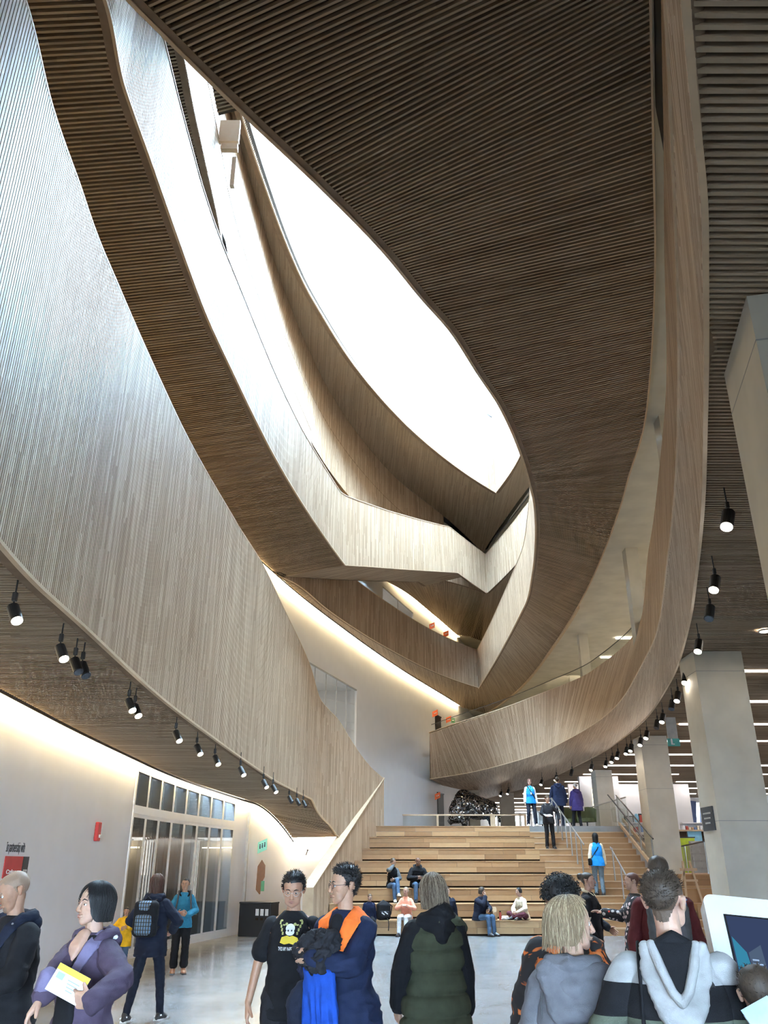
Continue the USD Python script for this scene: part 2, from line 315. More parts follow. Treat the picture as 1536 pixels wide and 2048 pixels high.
# pair the two edges of the band by sight rows, so that battens run straight across it
RT = [(1326, -300), (1327, 0), (1331, 250), (1332, 485), (1335, 774), (1324, 907), (1301, 1088), (1249, 1292), (1180, 1345), (1100, 1381), (1000, 1420), (930, 1443), (859, 1467)]
ri_x = pch(RI[:, 1], RI[:, 0])
t = thing('balustrade', 'curving vertical-slat timber balustrade of the first gallery, sweeping down the right side', 'balustrade', kind='structure')
RTc = np.vstack([[V(-1.2, -8, Z_A1)], [at_z(x, y, Z_A1 - max(0, (1130 - x) / 271.) ** 1.5 * .5) for x, y in RT]]); rt_x = pch(RTc[:, 1], RTc[:, 0]); rt_z = pch(RTc[:, 1], RTc[:, 2]); B = np.array([[rt_x(y), y, rt_z(y)] for y in -8 + (RIc[:, 1] + 8) * (RTc[-1, 1] + 8) / (RIc[-1, 1] + 8)])
N = face_normals(RIc, B, V(0, 14, 7))
part('backing_panel', shell(RIc, B, -N * .14), 'backing_pale', t)
slats(t, RIc, B, 'hemlock', .050, .038, .02, V(0, 14, 7), seg=1.5)
part('bottom_trim', bar(RIc + N * .01, .04, .03, off=(0, 0, -.03)), 'trim_wood', t)
part('top_cap', bar(B - N * .06, .13, .03), 'trim_wood', t)
E0 = RIc + V(0, 0, -.01); E1 = even(REc, 400)
sh = np.linspace(0, 1, 400)
N = face_normals(E0, E1, V(0, 14, -8))
part('sloped_band', shell(E0, E1, -N * .1), 'backing_pale', t)
slats(t, E0, E1, 'hemlock', .055, .042, .02, V(0, 14, -8), seg=1.2, by='A')
part('edge_trim', bar(REc, .045, .05, off=(0, 0, -.03)), 'trim_wood', t)
# soffit
yy = np.linspace(-7, 70, 420)
A = np.array([[re_x(y) + .03, y, ZSOF] for y in yy]); B = np.array([[re_x(y) + .03 + 20, y, ZSOF] for y in yy])
t = thing('ceiling', 'slatted timber ceiling with black gaps over the right side and library', 'ceiling', kind='structure')
part('backing_panel', shell(A + V(0, 0, .1), B + V(0, 0, .1), np.broadcast_to(V(0, 0, .15), A.shape)), 'backing', t)
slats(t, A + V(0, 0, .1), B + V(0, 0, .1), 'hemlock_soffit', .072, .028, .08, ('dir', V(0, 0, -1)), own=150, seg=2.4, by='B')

# ---- second gallery, right: the big bowl soffit, paired batten by batten
ZB_OUT = 10.3
PAIR = [((258, 0), (1288, -480)), ((480, 220), (1297, -160)), ((640, 372), (1301, 20)), ((765, 500), (1307, 325)), ((843, 595), (1310, 492)), ((900, 660), (1309, 570)), ((955, 745), (1305, 668)),
        ((1001, 815), (1300, 748)), ((1045, 917), (1284, 868)), ((1060, 970), (1258, 950)), ((1068, 1004), (1240, 1014)), ((1071, 1080), (1203, 1114)), ((1065, 1145), (1172, 1182)), ((1050, 1210), (1126, 1262)), ((1015, 1278), (1070, 1342)), ((957, 1377), (970, 1427))]
L3 = np.array([at_z(*a, Z_B0) for a, b in PAIR]); R3 = np.array([at_z(*b, ZB_OUT) for a, b in PAIR])
tt = np.concatenate([[0], np.cumsum(np.linalg.norm(np.diff(L3, axis=0), axis=1))])
fl, fr = PchipInterpolator(tt, L3), PchipInterpolator(tt, R3); q = np.linspace(0, tt[-1], 500)
A, B = fl(q), fr(q)
A = np.vstack([[V(-3.6, 4.2, Z_B0) * (1 - k) + A[0] * k for k in np.linspace(0, 1, 20)][:-1], A])
B = np.vstack([[V(-1.5, 1.0, ZB_OUT) * (1 - k) + B[0] * k for k in np.linspace(0, 1, 20)][:-1], B])
B3_IN, B3_OUT = A, B
t = thing('ceiling', 'large dark curving slatted soffit under the second gallery at upper right', 'ceiling', kind='structure')
N = face_normals(A, B, ('dir', V(0, 0, -1)))
part('backing_panel', shell(A - N * .07, B - N * .07, -N * .12), 'backing', t)
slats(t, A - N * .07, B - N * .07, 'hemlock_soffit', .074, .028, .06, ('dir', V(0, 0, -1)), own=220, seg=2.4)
part('inner_trim', bar(A, .05, .04, off=(0, 0, -.02)), 'trim_wood', t)
part('outer_trim', [bar(B[:300], .025, .05, off=(0, 0, -.04)), bar(B[299:] + V(.03, 0, 0), .09, .34, off=(0, 0, -.06))], 'trim_wood', t)
# its balustrade towards the void
t = thing('balustrade', 'pale slatted balustrade of the second gallery on the right of the V corner', 'balustrade', kind='structure')
Bt = A.copy(); Bt[:, 2] = Z_B1
N = face_normals(A, Bt, V(0, 25, 12)); part('backing_panel', shell(A, Bt, -N * .12), 'backing_pale', t)
slats(t, A, Bt, 'hemlock', .05, .038, .02, V(0, 25, 12), seg=1.5)
part('top_cap', bar(Bt - N * .05, .16, .03), 'trim_wood', t)

# ---- second gallery, left near: soffit and balustrade; becomes the stair bridge
BI = np.array([at_z(x, y, Z_B0) for x, y in [(210, 0), (250, 180), (300, 320), (335, 420), (400, 600), (470, 755), (540, 897), (600, 1000), (650, 1075), (690, 1130)]])
BI = np.vstack([[V(-3.3, 4.2, Z_B0)], BI]); BIc = curve(BI, 260); bi_x = pch(BI[:, 1], BI[:, 0])
A = BIc; B = np.array([[up_x(y) + .26, y, 10.52] for y in np.linspace(4.2, 25.75, 260)])
t = thing('ceiling', 'dark slatted soffit strip curving down the left between two pale balustrades', 'ceiling', kind='structure')
part('backing_panel', shell(A + V(0, 0, .07), B + V(0, 0, .07), np.broadcast_to(V(0, 0, .12), A.shape)), 'backing', t)
slats(t, A + V(0, 0, .07), B + V(0, 0, .07), 'hemlock_soffit', .074, .03, .06, ('dir', V(0, 0, -1)), own=90, seg=2.2)
part('inner_trim', bar(A, .04, .03, off=(0, 0, -.01)), 'trim_wood', t)
# second gallery, left far (beyond the stair bridge)
BF = np.array([[-3.4, 25.4, Z_B0]] + [at_z(x, y, Z_B0) for x, y in [(590, 1166), (655, 1218), (725, 1266), (790, 1304), (850, 1335), (905, 1358), (957, 1375)]]); BFc = curve(BF, 260)
B = BFc.copy(); B[:, 2] = Z_B1
t = thing('balustrade', 'brown vertical-slat balustrade of the second gallery, far left of the V corner', 'balustrade', kind='structure')
N = face_normals(BFc, B, V(4, 25, 11)); part('backing_panel', shell(BFc, B, -N * .12), 'backing_pale', t)
slats(t, BFc, B, 'hemlock', .05, .038, .02, V(4, 25, 11), seg=1.5)
part('top_cap', bar(B - N * .05, .16, .03), 'trim_wood', t); part('bottom_trim', bar(BFc, .04, .03, off=(0, 0, -.02)), 'trim_wood', t)
WC = np.array([[up_x(y) + .26, y, 10.52] for y in np.linspace(25.0, 47.5, 200)] + [[up_x(49.3) + .26, 49.3, 10.45], list(R3[-1])]); WC = even(WC, 260)
t = thing('ceiling', 'narrow dark slatted soffit above the bright cove line on the white wall', 'ceiling', kind='structure')
N = face_normals(BFc, WC, ('dir', V(0, 0, -1))); part('backing_panel', shell(BFc - N * .06, WC - N * .06, -N * .12), 'backing', t)
slats(t, BFc - N * .06, WC - N * .06, 'hemlock_soffit', .08, .045, .05, ('dir', V(0, 0, -1)), seg=2)
t = thing('cove_light', 'long warm cove light strip where the second gallery soffit meets the white wall', 'light')
yc = np.linspace(4, 49.2, 160)
part('diffuser', bar([[up_x(y) + .13, y, 10.56] for y in yc], .18, .04), 'cove_warm', t)
part('edge_trim', bar([[up_x(y) + .25, y, 10.5] for y in yc], .02, .04), 'dark_steel', t)

# balustrade left near + stair bridge to the third gallery
br_pts = [(BI[-1][0], BI[-1][1]), (1.0, 30.2), (3.35, 36.1), (5.25, 40.3)]
br_x = lambda y: float(np.interp(y, [p[1] for p in br_pts], [p[0] for p in br_pts]))
nb_x = lambda y: bi_x(y) if y < BI[-1][1] else br_x(y)
NT = [on_plan(x, y, nb_x, 5, 45) for x, y in [(320, 60), (355, 200), (400, 365), (440, 482), (510, 655), (600, 855), (645, 930), (680, 985), (720, 1003), (775, 1022), (850, 1043), (900, 1055), (935, 1083), (968, 1108)]]
NB = [on_plan(x, y, nb_x, 24.5, 45) for x, y in [(740, 1133), (790, 1137), (850, 1141), (915, 1145), (945, 1167), (975, 1186)]]
y0 = BI[-1][1]; lin = lambda xs, zs: (lambda y: float(np.interp(y, xs, zs)))
ntz = lin([4] + [p[1] for p in NT], [12.5] + [p[2] for p in NT])
nbz = lin([4.2, y0] + [p[1] for p in NB], [Z_B0, Z_B0] + [p[2] for p in NB])
yq = np.concatenate([np.linspace(4.2, y0, 150), np.linspace(y0 + .02, 40.3, 110)])
A = np.array([[nb_x(y), y, nbz(y)] for y in yq]); B = np.array([[nb_x(y), y, ntz(y)] for y in yq])
t = thing('balustrade', 'pale slatted balustrade of the second gallery at left, turning into the stair bridge across the void', 'balustrade', kind='structure')
N = face_normals(A, B, V(6, 18, 13)); part('backing_panel', shell(A, B, -N * .12), 'backing_pale', t)
slats(t, A, B, 'hemlock', .047, .036, .02, V(6, 18, 13), seg=1.3)
part('top_cap', bar(B - N * .05, .16, .03), 'trim_wood', t); part('bottom_trim', bar(A, .04, .03, off=(0, 0, -.02)), 'trim_wood', t)
# bridge underside and back balustrade
A = A[150:-22]; off = np.linspace(0, 1, len(A))[:, None]
Bk = A + V(-2.05, 1.05, -.03) * (1 - off) ** 3 + V(-1.8, .55, -.28) * (1 - (1 - off) ** 3)
N = face_normals(A, Bk, ('dir', V(0, 0, -1)))
part('underside', shell(A + V(0, 0, .06), Bk + V(0, 0, .06), np.broadcast_to(V(0, 0, .15), A.shape)), 'backing', t)
slats(t, A + V(0, 0, .06), Bk + V(0, 0, .06), 'hemlock_soffit', .08, .05, .05, ('dir', V(0, 0, -1)), seg=2)
part('rear_guard', shell(Bk, Bk + V(0, 0, 2.0), np.broadcast_to(V(-.1, .03, 0), Bk.shape)), 'backing_pale', t)

# ---- third gallery
CV0, CV1 = at_z(975, 1186, Z_C0), at_z(968, 1108, Z_C1)
CR0 = np.array([CV0, at_z(1045, 1115, Z_C0), V(6.9, 30, Z_C0), V(5.6, 22.5, Z_C0), V(2.4, 15.5, Z_C0), V(-1.6, 10.6, Z_C0), V(-3.6, 9.4, Z_C0)]); CRc = curve(CR0, 300)
CRt = CRc.copy(); CRt[:, 2] = Z_C1
t = thing('balustrade', 'short pale slatted balustrade of the third gallery, right of the V corner below the glass', 'balustrade', kind='structure')
N = face_normals(CRc, CRt, V(0, 25, 16)); part('backing_panel', shell(CRc, CRt, -N * .12), 'backing_pale', t)
slats(t, CRc, CRt, 'hemlock', .05, .038, .02, V(0, 25, 16), seg=1.5); part('top_cap', bar(CRt - N * .05, .16, .03), 'trim_wood', t)
CL = np.array([V(-3.55, 8.6, Z_C0)] + [at_z(x, y, Z_C0) for x, y in [(363, 105), (385, 215), (410, 330), (430, 420), (445, 495)]] + [at_z(x, y, 16.3) * V(1, 1, Z_C0 / 16.3) for x, y in [(524, 620), (575, 752), (616, 850), (672, 978)]] + [V(1.0, 37.0, Z_C0), V(3.35, 38.6, Z_C0), CV0]); CLc = curve(CL, 320)
CLt = CLc.copy(); CLt[:, 2] = np.interp(CLt[:, 1], [33, 37.5], [16.3, Z_C1]); CLc[:, 2] = np.interp(CLc[:, 1], [14.5, 17, 33, 37.5, 40], [Z_C0, 13.4, 13.4, Z_C0, Z_C0])
t = thing('balustrade', 'white sunlit slatted balustrade of the third gallery on the upper left', 'balustrade', kind='structure')
N = face_normals(CLc, CLt, V(2, 22, 16)); part('backing_panel', shell(CLc, CLt, -N * .12), 'backing_pale', t)
slats(t, CLc, CLt, 'hemlock', .05, .038, .02, V(2, 22, 16), seg=1.5); part('top_cap', bar(CLt - N * .05, .16, .03), 'trim_wood', t)
# soffit of the third gallery
CO = np.array([[up_x(y) + .25 if y < 49 else 5.4, y, 14.72] for y in np.linspace(8.6, 49.6, 120)]); COc = even(CO, 320)
COc[-1] = at_z(962, 1283, 14.6)
t = thing('ceiling', 'dark slatted soffit of the third gallery left of the V corner', 'ceiling', kind='structure')
N = face_normals(CLc, COc, ('dir', V(0, 0, -1))); part('backing_panel', shell(CLc - N * .06, COc - N * .06, -N * .12), 'backing', t)
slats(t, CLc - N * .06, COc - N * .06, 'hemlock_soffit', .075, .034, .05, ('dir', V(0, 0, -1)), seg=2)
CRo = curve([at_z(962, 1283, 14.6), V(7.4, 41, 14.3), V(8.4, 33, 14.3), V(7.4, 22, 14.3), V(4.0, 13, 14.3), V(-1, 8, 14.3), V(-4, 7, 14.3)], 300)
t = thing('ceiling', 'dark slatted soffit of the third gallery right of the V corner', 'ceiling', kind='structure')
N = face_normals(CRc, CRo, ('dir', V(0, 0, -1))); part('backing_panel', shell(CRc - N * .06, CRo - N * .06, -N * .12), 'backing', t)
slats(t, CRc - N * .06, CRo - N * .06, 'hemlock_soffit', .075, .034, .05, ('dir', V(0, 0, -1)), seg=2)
t = thing('cove_light', 'short warm cove light strip on the second gallery wall left of the V corner', 'light')
part('diffuser', bar([[up_x(y) + .12, y, 14.76] for y in np.linspace(30, 49.4, 60)], .18, .04), 'cove_warm', t)

# timber wall behind the third gallery and soffit of the top gallery
DW = np.array([V(-4.1, 11, 19.3)] + [at_z(x, y, 19.3) for x, y in [(520, 432), (560, 560), (600, 662), (650, 768), (700, 848), (790, 955), (885, 1031)]] + [at_z(966, 1106, 19.0)]); DWc = curve(DW, 300)
DI = np.array([V(-3.75, 10.4, Z_D0), V(-3.62, 14.0, Z_D0)] + [at_z(x, y, Z_D0) for x, y in [(540, 402), (600, 552), (650, 642), (700, 720), (800, 838), (900, 925), (992, 986)]]); DIc = curve(DI, 300)
t = thing('ceiling', 'dark slatted soffit of the top gallery curving below the skylight', 'ceiling', kind='structure')
N = face_normals(DIc, DWc, ('dir', V(0, 0, -1))); part('backing_panel', shell(DIc - N * .06, DWc - N * .06, -N * .12), 'backing', t)
slats(t, DIc - N * .06, DWc - N * .06, 'hemlock_soffit', .075, .036, .05, ('dir', V(0, 0, -1)), own=60, seg=2)
part('inner_trim', bar(DIc, .04, .03, off=(0, 0, -.01)), 'trim_wood', t)
W = DWc[:-45]; W0 = W.copy(); W0[:, 2] = 15.9
t = thing('wall_gallery', 'pale timber wall behind the third gallery balustrade, below the top soffit', 'wall', kind='structure')
N = face_normals(W0, W, V(4, 25, 17)); Wm = W0.copy(); Wm[:, 2] = 17.75
part('backing_panel', shell(W0, W, -N * .12), 'backing_pale', t)
slats(t, W0, Wm - V(0, 0, .02), 'hemlock', .05, .038, .02, V(4, 25, 17), seg=1.5); slats(t, Wm, W, 'hemlock', .05, .038, .02, V(4, 25, 17), seg=1.5)
# top gallery wall up to the skylight
DR = np.array([DI[-1], at_z(1040, 913, Z_D0), V(6.4, 29, Z_D0), V(4.6, 22, Z_D0), V(1.2, 15.5, Z_D0), V(-2.2, 11.2, Z_D0), V(-3.75, 10.4, Z_D0)]); DRc = curve(DR, 300)
for C, lab in ((DIc, 'pale slatted top wall rising to the skylight, left of the corner'), (DRc, 'pale slatted top wall rising to the skylight, right of the corner')):
    t = thing('wall_skylight', lab, 'wall', kind='structure'); B = C.copy(); B[:, 2] = Z_SKY
    N = face_normals(C, B, V(2, 26, 21)); part('backing_panel', shell(C, B, -N * .15), 'backing_pale', t)
    slats(t, C, B, 'hemlock', .05, .038, .02, V(2, 26, 21), seg=1.7)
DRo = curve([at_z(966, 1106, 19.0), at_z(1057, 975, 18.8), V(8.4, 29, 18.6), V(6.5, 20, 18.6), V(2.4, 12, 18.6), V(-2.5, 8.6, 18.6), V(-4.2, 9, 18.6)], 300)
t = thing('ceiling', 'dark slatted soffit wedge of the top gallery right of the corner', 'ceiling', kind='structure')
N = face_normals(DRc, DRo, ('dir', V(0, 0, -1))); part('backing_panel', shell(DRc - N * .06, DRo - N * .06, -N * .12), 'backing', t)
slats(t, DRc - N * .06, DRo - N * .06, 'hemlock_soffit', .075, .036, .05, ('dir', V(0, 0, -1)), seg=2)

# ---- slabs, roof and skylight
def poly(*curves): return Polygon(np.vstack([c[:, :2] for c in curves])).buffer(0)
def wall_poly(xr=24, y0=-8, y1=74):
    return Polygon([(up_x(y) - .2, y) for y in np.linspace(y0, y1, 60)] + [(xr, y1), (xr, y0)])
eyeA = unary_union([poly(RIc, np.array([[left_x(y), y] for y in np.linspace(33, -6, 80)])), poly(curve(RTc, 400), np.array([[left_x(y), y] for y in np.linspace(33, -6, 80)]))]).buffer(.22)
eyeB = poly(B3_IN, BFc[::-1][:-3], np.array([[nb_x(y), y] for y in np.linspace(25, 4.2, 80)])).buffer(.05)
eyeC = poly(CRc, CLc).buffer(.05); eyeD = poly(DRc, DIc).buffer(.02)
A_right = wall_poly().difference(eyeA)
single('floor_gallery', plate(A_right.intersection(sbox(-9, -8, 30, 74)).difference(sbox(-9, 14, 2.4, 46)), 6.2, 7.2), 'concrete', 'concrete floor slab of the first gallery', 'floor', kind='structure')
single('floor_gallery', plate(wall_poly().difference(eyeB).difference(poly(B3_IN, B3_OUT[::-1]).buffer(.1)), 10.85, 11.4), 'concrete', 'concrete floor slab of the second gallery', 'floor', kind='structure')
single('floor_gallery', plate(wall_poly().difference(eyeC), 14.9, 15.6), 'concrete', 'concrete floor slab of the third gallery', 'floor', kind='structure')
single('floor_gallery', plate(wall_poly().difference(poly(DWc, DRo).buffer(.3)), 19.0, 19.3), 'concrete', 'concrete floor slab of the top gallery', 'floor', kind='structure')
single('roof', plate(Polygon([(-9, -8), (26, -8), (26, 76), (-9, 76)]).difference(eyeD), Z_SKY, Z_SKY + .4), 'white_paint', 'flat roof around the skylight opening', 'roof', kind='structure')
t = thing('window_skylight', 'huge white skylight over the void, shaped like a leaf', 'skylight', kind='structure')
part('frame', plate(eyeD.buffer(.05).difference(eyeD.buffer(-.03)).intersection(sbox(3.2, 34, 9, 40)), Z_SKY - .02, Z_SKY + .1), 'dark_steel', t)
part('glass', plate(eyeD.buffer(.04), Z_SKY + .12, Z_SKY + .14), 'clear_glass', t)

# ---- outer walls that close the building
t = single('wall_right', bx(24.1, 33, 11.8, .2, 84, 23.4), 'white_paint', 'far right outer wall of the library', 'wall', kind='structure')
t = single('wall_far', bx(12, 74, 11.8, 30, .3, 23.4), 'white_paint', 'far end wall of the library', 'wall', kind='structure')
# ================================================================ THE HALL: seating steps, glass wall, columns, lamps, library behind
ZU = 3.16; RIS = .395; TRD = .857; Y1 = 26.0
ky = lambda k: Y1 + TRD * (k - 1)
def k_left(k): return -1.62 + (k - 2) * .2
single('floor_upper', plate(Polygon([(up_x(y) - .1, y) for y in np.linspace(32.03, 73.8, 40)] + [(24, 73.8), (24, 40.7), (9.0, 40.7), (9.0, 32.03)]), 2.86, ZU), 'floor_concrete', 'upper library floor behind the seating steps', 'floor', kind='structure')
single('wall_landing', bx(16.5, 40.8, 1.55, 15.2, .16, 3.2), 'grey_panel', 'grey wall at the back of the landing under the upper floor', 'wall', kind='structure')
single('wall_landing', bx(8.93, 36.4, 1.5, .12, 8.6, 2.9), 'white_paint', 'side wall under the upper floor beside the landing', 'wall', kind='structure')
tier = thing('seating_steps', 'wide oak stepped seating of eight plank-faced rows facing the lobby', 'steps')
def plank_row(parent, x0, x1, y0, y1, z0, z1, mean=1.5):
    x = x0
    while x < x1 - .05:
        L = min(rnd.uniform(.5, 1.6) * mean, x1 - x); L = x1 - x if x1 - x - L < .3 else L
        part('plank', bx(x + L / 2, (y0 + y1) / 2, (z0 + z1) / 2, L - .006, y1 - y0, z1 - z0), 'bench_oak', parent, tone=[rnd.random()] * 8)
        x += L
core = []
for k in range(1, 9):
    z, y = RIS * k, ky(k); x0 = k_left(k) if k > 1 else -1.75; x1 = 6.0 if k < 4 else 5.3
    yb = ky(k + 1) if k < 8 else y + .5
    core.append(bx((x0 + x1) / 2, (y + .1 + yb) / 2 + .05, z / 2 - .02, x1 - x0 - .02, yb - y + .1, z - .05))
    for j in range(2): plank_row(tier, x0, x1, y, y + .03, z - RIS + .05 + j * .158, z - RIS + .05 + j * .158 + .153)
    n = 4 if k < 4 else 1
    for j in range(n):
        d = (yb - y + .03) / n; plank_row(tier, x0, x1, y - .012 + j * d, y - .012 + (j + 1) * d - .005, z - .032, z, 2.4)
part('core', core, 'backing', tier)
# stair flights at the right of the seats
t = thing('staircase', 'oak stair flight with low half-height treads right of the seating rows', 'stairs')
for i in range(16):
    z = RIS / 2 * (i + 1); y = Y1 + TRD / 2 * i; x0, x1 = (6.0 if i < 7 else 5.3, 9.2 if i < 6 else 8.62) if i < 8 else (5.3, 8.72)
    part('step', bx((x0 + x1) / 2, y + .2143, z / 2 - .001, x1 - x0, .427, z - .004), 'bench_oak', t, tone=[.35 + .3 * rnd.random()] * 8)
    part('nosing', bx((x0 + x1) / 2, y + .005, z - .012, x1 - x0, .035, .028), 'trim_wood', t)
t = thing('landing', 'wide oak-faced landing block right of the stairs, below the glass guard', 'platform')
part('core', bx(11.8, 34.64, .76, 5.5, 11.9, 1.5), 'backing', t)
for j in range(10): plank_row(t, 9.2 if j < 9 else 8.6, 14.5, ky(4) - .02, ky(4) + .02, .02 + j * .155, .17 + j * .155, 2.0)
part('deck', bx(11.78, 34.6, 1.56, 5.5, 12.1, .04), 'bench_oak', t, tone=[.6] * 8)
t2 = thing('seating_steps', 'short oak seating rows below the landing at the right by the easel', 'steps')
for k in (1, 2, 3):
    part('row_block', bx(12, (ky(k) + 28.5) / 2, RIS * (k - .5), 5.5, 28.5 - ky(k), RIS - .01), 'bench_oak', t2, tone=[.3 + .1 * k] * 8)

# guard wall at the left of the seats with its raked cap
GW = [V(-2.05, 25.45), V(-.04, 33.0)]; gz = lambda s: 1.22 + (4.9 - 1.22) * s
sg = np.linspace(0, 1, 60); gp = np.array([GW[0] * (1 - s) + GW[1] * s for s in sg])
A = np.array([[x, y, 0.0] for x, y in gp]); B = np.array([[x, y, gz(s)] for (x, y), s in zip(gp, sg)])
t = thing('guard_wall', 'raked timber guard wall with a pale cap left of the seating rows', 'wall')
part('backing_panel', shell(A, B, np.broadcast_to(V(-.2, 0, 0), A.shape)), 'backing_pale', t)
slats(t, A, B, 'hemlock', .05, .04, .018, V(5, 28, 3), seg=2)
part('cap', shell(B + V(.06, 0, 0), B + V(-.26, 0, 0), np.broadcast_to(V(0, 0, .035), A.shape)), 'trim_wood', t)
part('end_post', bx(-2.13, 25.42, .62, .3, .05, 1.24), 'trim_wood', t)
A = np.array([[-.03, 33.02, 3.0], [-.03, 33.02, 4.86]]); 
part('end_panel', bx(-.2, 33.1, 3.9, .36, .12, 1.95), 'trim_wood', t)

# ---- folding glass wall in the left wall
t = thing('window_1', 'tall white-framed folding glass wall with dark curtained room behind', 'window', kind='structure')
yb = np.linspace(GL0, GL1, 9); ZT = 2.9
fr = []
def fpt(y, off=0): return wall_x(y) + off
def fbar(y0, y1, z0, z1, w=.09):
    q = np.linspace(y0, y1, 6); A = np.array([[fpt(y) + .03, y, z0 if not callable(z0) else z0(y)] for y in q]); B = np.array([[fpt(y) + .03, y, z1 if not callable(z1) else z1(y)] for y in q])
    return shell(A, B, np.broadcast_to(V(-w, 0, 0), A.shape))
part('transom', fbar(GL0, GL1, ZT - .04, ZT + .13), 'white_metal', t); part('sill', fbar(GL0, GL1, 0, .09), 'white_metal', t)
part('head_rail', fbar(GL0, GL1, lambda y: zsof_l(y) - .13, lambda y: zsof_l(y) + .05), 'white_metal', t)
for i in range(8):
    a, b = yb[i], yb[i + 1]
    part('leaf_frame', [fbar(a, a + .07, .09, ZT - .04), fbar(b - .07, b, .09, ZT - .04), fbar(a + .07, b - .07, ZT - .12, ZT - .04), fbar(a + .07, b - .07, .09, .2)], 'white_metal', t)
    part('pane', fbar(a + .07, b - .07, .2, ZT - .12, .012), 'dark_glass', t)
    part('mullion', [fbar(a - .02, a + .06, ZT + .13, lambda y: zsof_l(y) - .1, .25), fbar(b - .05, b, ZT + .13, lambda y: zsof_l(y) - .1, .2)], 'white_metal', t)
    part('pane', fbar(a + .06, b - .05, ZT + .13, lambda y: zsof_l(y) - .13, .012), 'dark_glass', t)
for k, (y0, y1) in enumerate([(GL0 - .6, 20.6), (20.9, 22.6), (22.8, 26.1)]):
    q = np.linspace(y0, y1, 120); wv = .09 * np.sin(q * 19 + .7 * np.sin(q * 5))
    A = np.array([[fpt(y) - .75 + w, y, .03] for y, w in zip(q, wv)]); B = A + V(0, 0, 4.0)
    single('curtain', shell(A, B, np.broadcast_to(V(-.02, 0, 0), A.shape)), 'curtain', 'long grey-brown curtain behind the glass wall, ' + ['nearest the red alarm', 'in the middle', 'nearest the bin'][k], 'curtain', group='curtains behind the glass wall')
t = thing('wall_room', 'dark room shell behind the folding glass wall', 'wall', kind='structure')
part('back_wall', bx(-9.0, 22.4, 2.2, .2, 9, 4.6), 'grey_panel', t); part('side_wall', [bx(-7.3, 18.2, 2.2, 3.6, .2, 4.6), bx(-6.6, 26.8, 2.2, 5.0, .2, 4.6)], 'grey_panel', t)
part('room_ceiling', bx(-7.2, 22.4, 4.4, 3.4, 9, .2), 'grey_panel', t)

# ---- things on the left wall
def wall_frame(px, py):
    p = on_plan(px, py, wall_x); d = V(wall_x(p[1] + .2) - wall_x(p[1] - .2), .4, 0); return p, d / np.linalg.norm(d)
def on_wall(m, p, tan, off=.006):
    M = np.eye(4); M[:3, 0] = tan; M[:3, 1] = (0, 0, 1); M[:3, 2] = np.cross(tan, [0, 0, 1]); M[:3, 3] = p + M[:3, 2] * off
    m.apply_transform(M); return m
p0, tn = wall_frame(3, 1757); p1, _ = wall_frame(38.5, 1757); W = np.linalg.norm(p1 - p0); H = on_plan(8, 1712, wall_x)[2] - p0[2]
t = thing('wall_sign', 'red and dark square sponsor sign with white lettering on the left wall', 'sign')
part('red_panel', on_wall(bx(W / 2, H / 2, 0, W, H, .012), p0, tn), 'sign_red', t)
part('dark_panel', on_wall(bx(W * 1.2, H / 2, 0, W * .32, H, .012), p0, tn), 'sign_dark', t)
m = meshkit.text_mesh('Calgary', H * .19, .006, True); m.apply_scale([W * .78 / np.ptp(m.vertices[:, 0]), 1, 1]); part('lettering', on_wall(T(m, (W * .13, H * .2, .007)), p0, tn), 'white_paint', t)
crest = [bx(W * 1.2 + dx, H * .24 + dy, .008, .05 * W, .09 * H, .004) for dx in (-.08 * W, 0, .08 * W) for dy in (0, .11 * H)] + [bx(W * 1.2, H * .13, .008, .24 * W, .04 * H, .004)]
part('crest', on_wall(trimesh.util.concatenate(crest), p0, tn), 'white_paint', t)
p2, tn2 = wall_frame(11, 1703); m = meshkit.text_mesh('In partnership with', .115, .004); L = np.linalg.norm(wall_frame(48, 1703)[0] - p2)
m.apply_scale([L / np.ptp(m.vertices[:, 0]), 1.15, 1])
single('wall_lettering', on_wall(m, p2, tn2, .002), 'sign_dark', 'small dark words on the left wall above the red sponsor sign', 'lettering')
p3, tn3 = wall_frame(186, 1681)
t = thing('fire_alarm', 'small red fire alarm box with white strobe on the left white wall', 'alarm')
part('housing', on_wall(rbx(.1, .16, .03, .17, .34, .07, .015), p3, tn3), 'sign_red', t); part('strobe', on_wall(rbx(.13, .08, .075, .11, .06, .03, .01), p3, tn3), 'white_metal', t)
# bin, wooden plaque, flag sign, sensor at the end of the white wall
t = thing('waste_bin', 'long black three-slot recycling bin against the end wall', 'bin', (-3.55, 25.9, 0), -.35)
part('body', rbx(0, 0, .42, 1.0, .5, .84, .02), 'black_paint', t); part('top', rbx(0, 0, .855, 1.02, .52, .05, .015), 'dark_steel', t)
for j in range(3):
    part('label_card', bx(.08 + j * .15, -.256, .62, .1, .008, .17), 'white_metal', t); part('slot', bx(.08 + j * .15, -.256, .45, .08, .01, .06), 'backing', t)
def facing(name, px, py, y, w, h, m_, label, cat, poly_=None, dz=.03):
    c = at_y(px, py, y); g = thing(name, label, cat)
    pl = poly_ or [(-w / 2, -h / 2), (w / 2, -h / 2), (w / 2, h / 2), (-w / 2, h / 2)]
    m = plate(Polygon(pl), 0, dz); M = np.eye(4); M[:3, 0] = (1, 0, 0); M[:3, 1] = (0, 0, 1); M[:3, 2] = (0, -1, 0); M[:3, 3] = c; m.apply_transform(M)
    part('panel', m, m_, g); return g, c
g, c = facing('plaque', 521, 1754, 27.2, .3, .9, 'plaque_brown', 'tall brown hexagonal plaque on the wall above the bin', 'plaque', [(-.12, -.35), (0, -.48), (.02, -.46), (.03, -.2), (.13, 0), (.13, .32), (.02, .48), (-.1, .3)])
part('green_facet', bx(c[0] + .08, c[1] - .02, c[2] - .25, .1, .03, .28), 'sign_green', g)
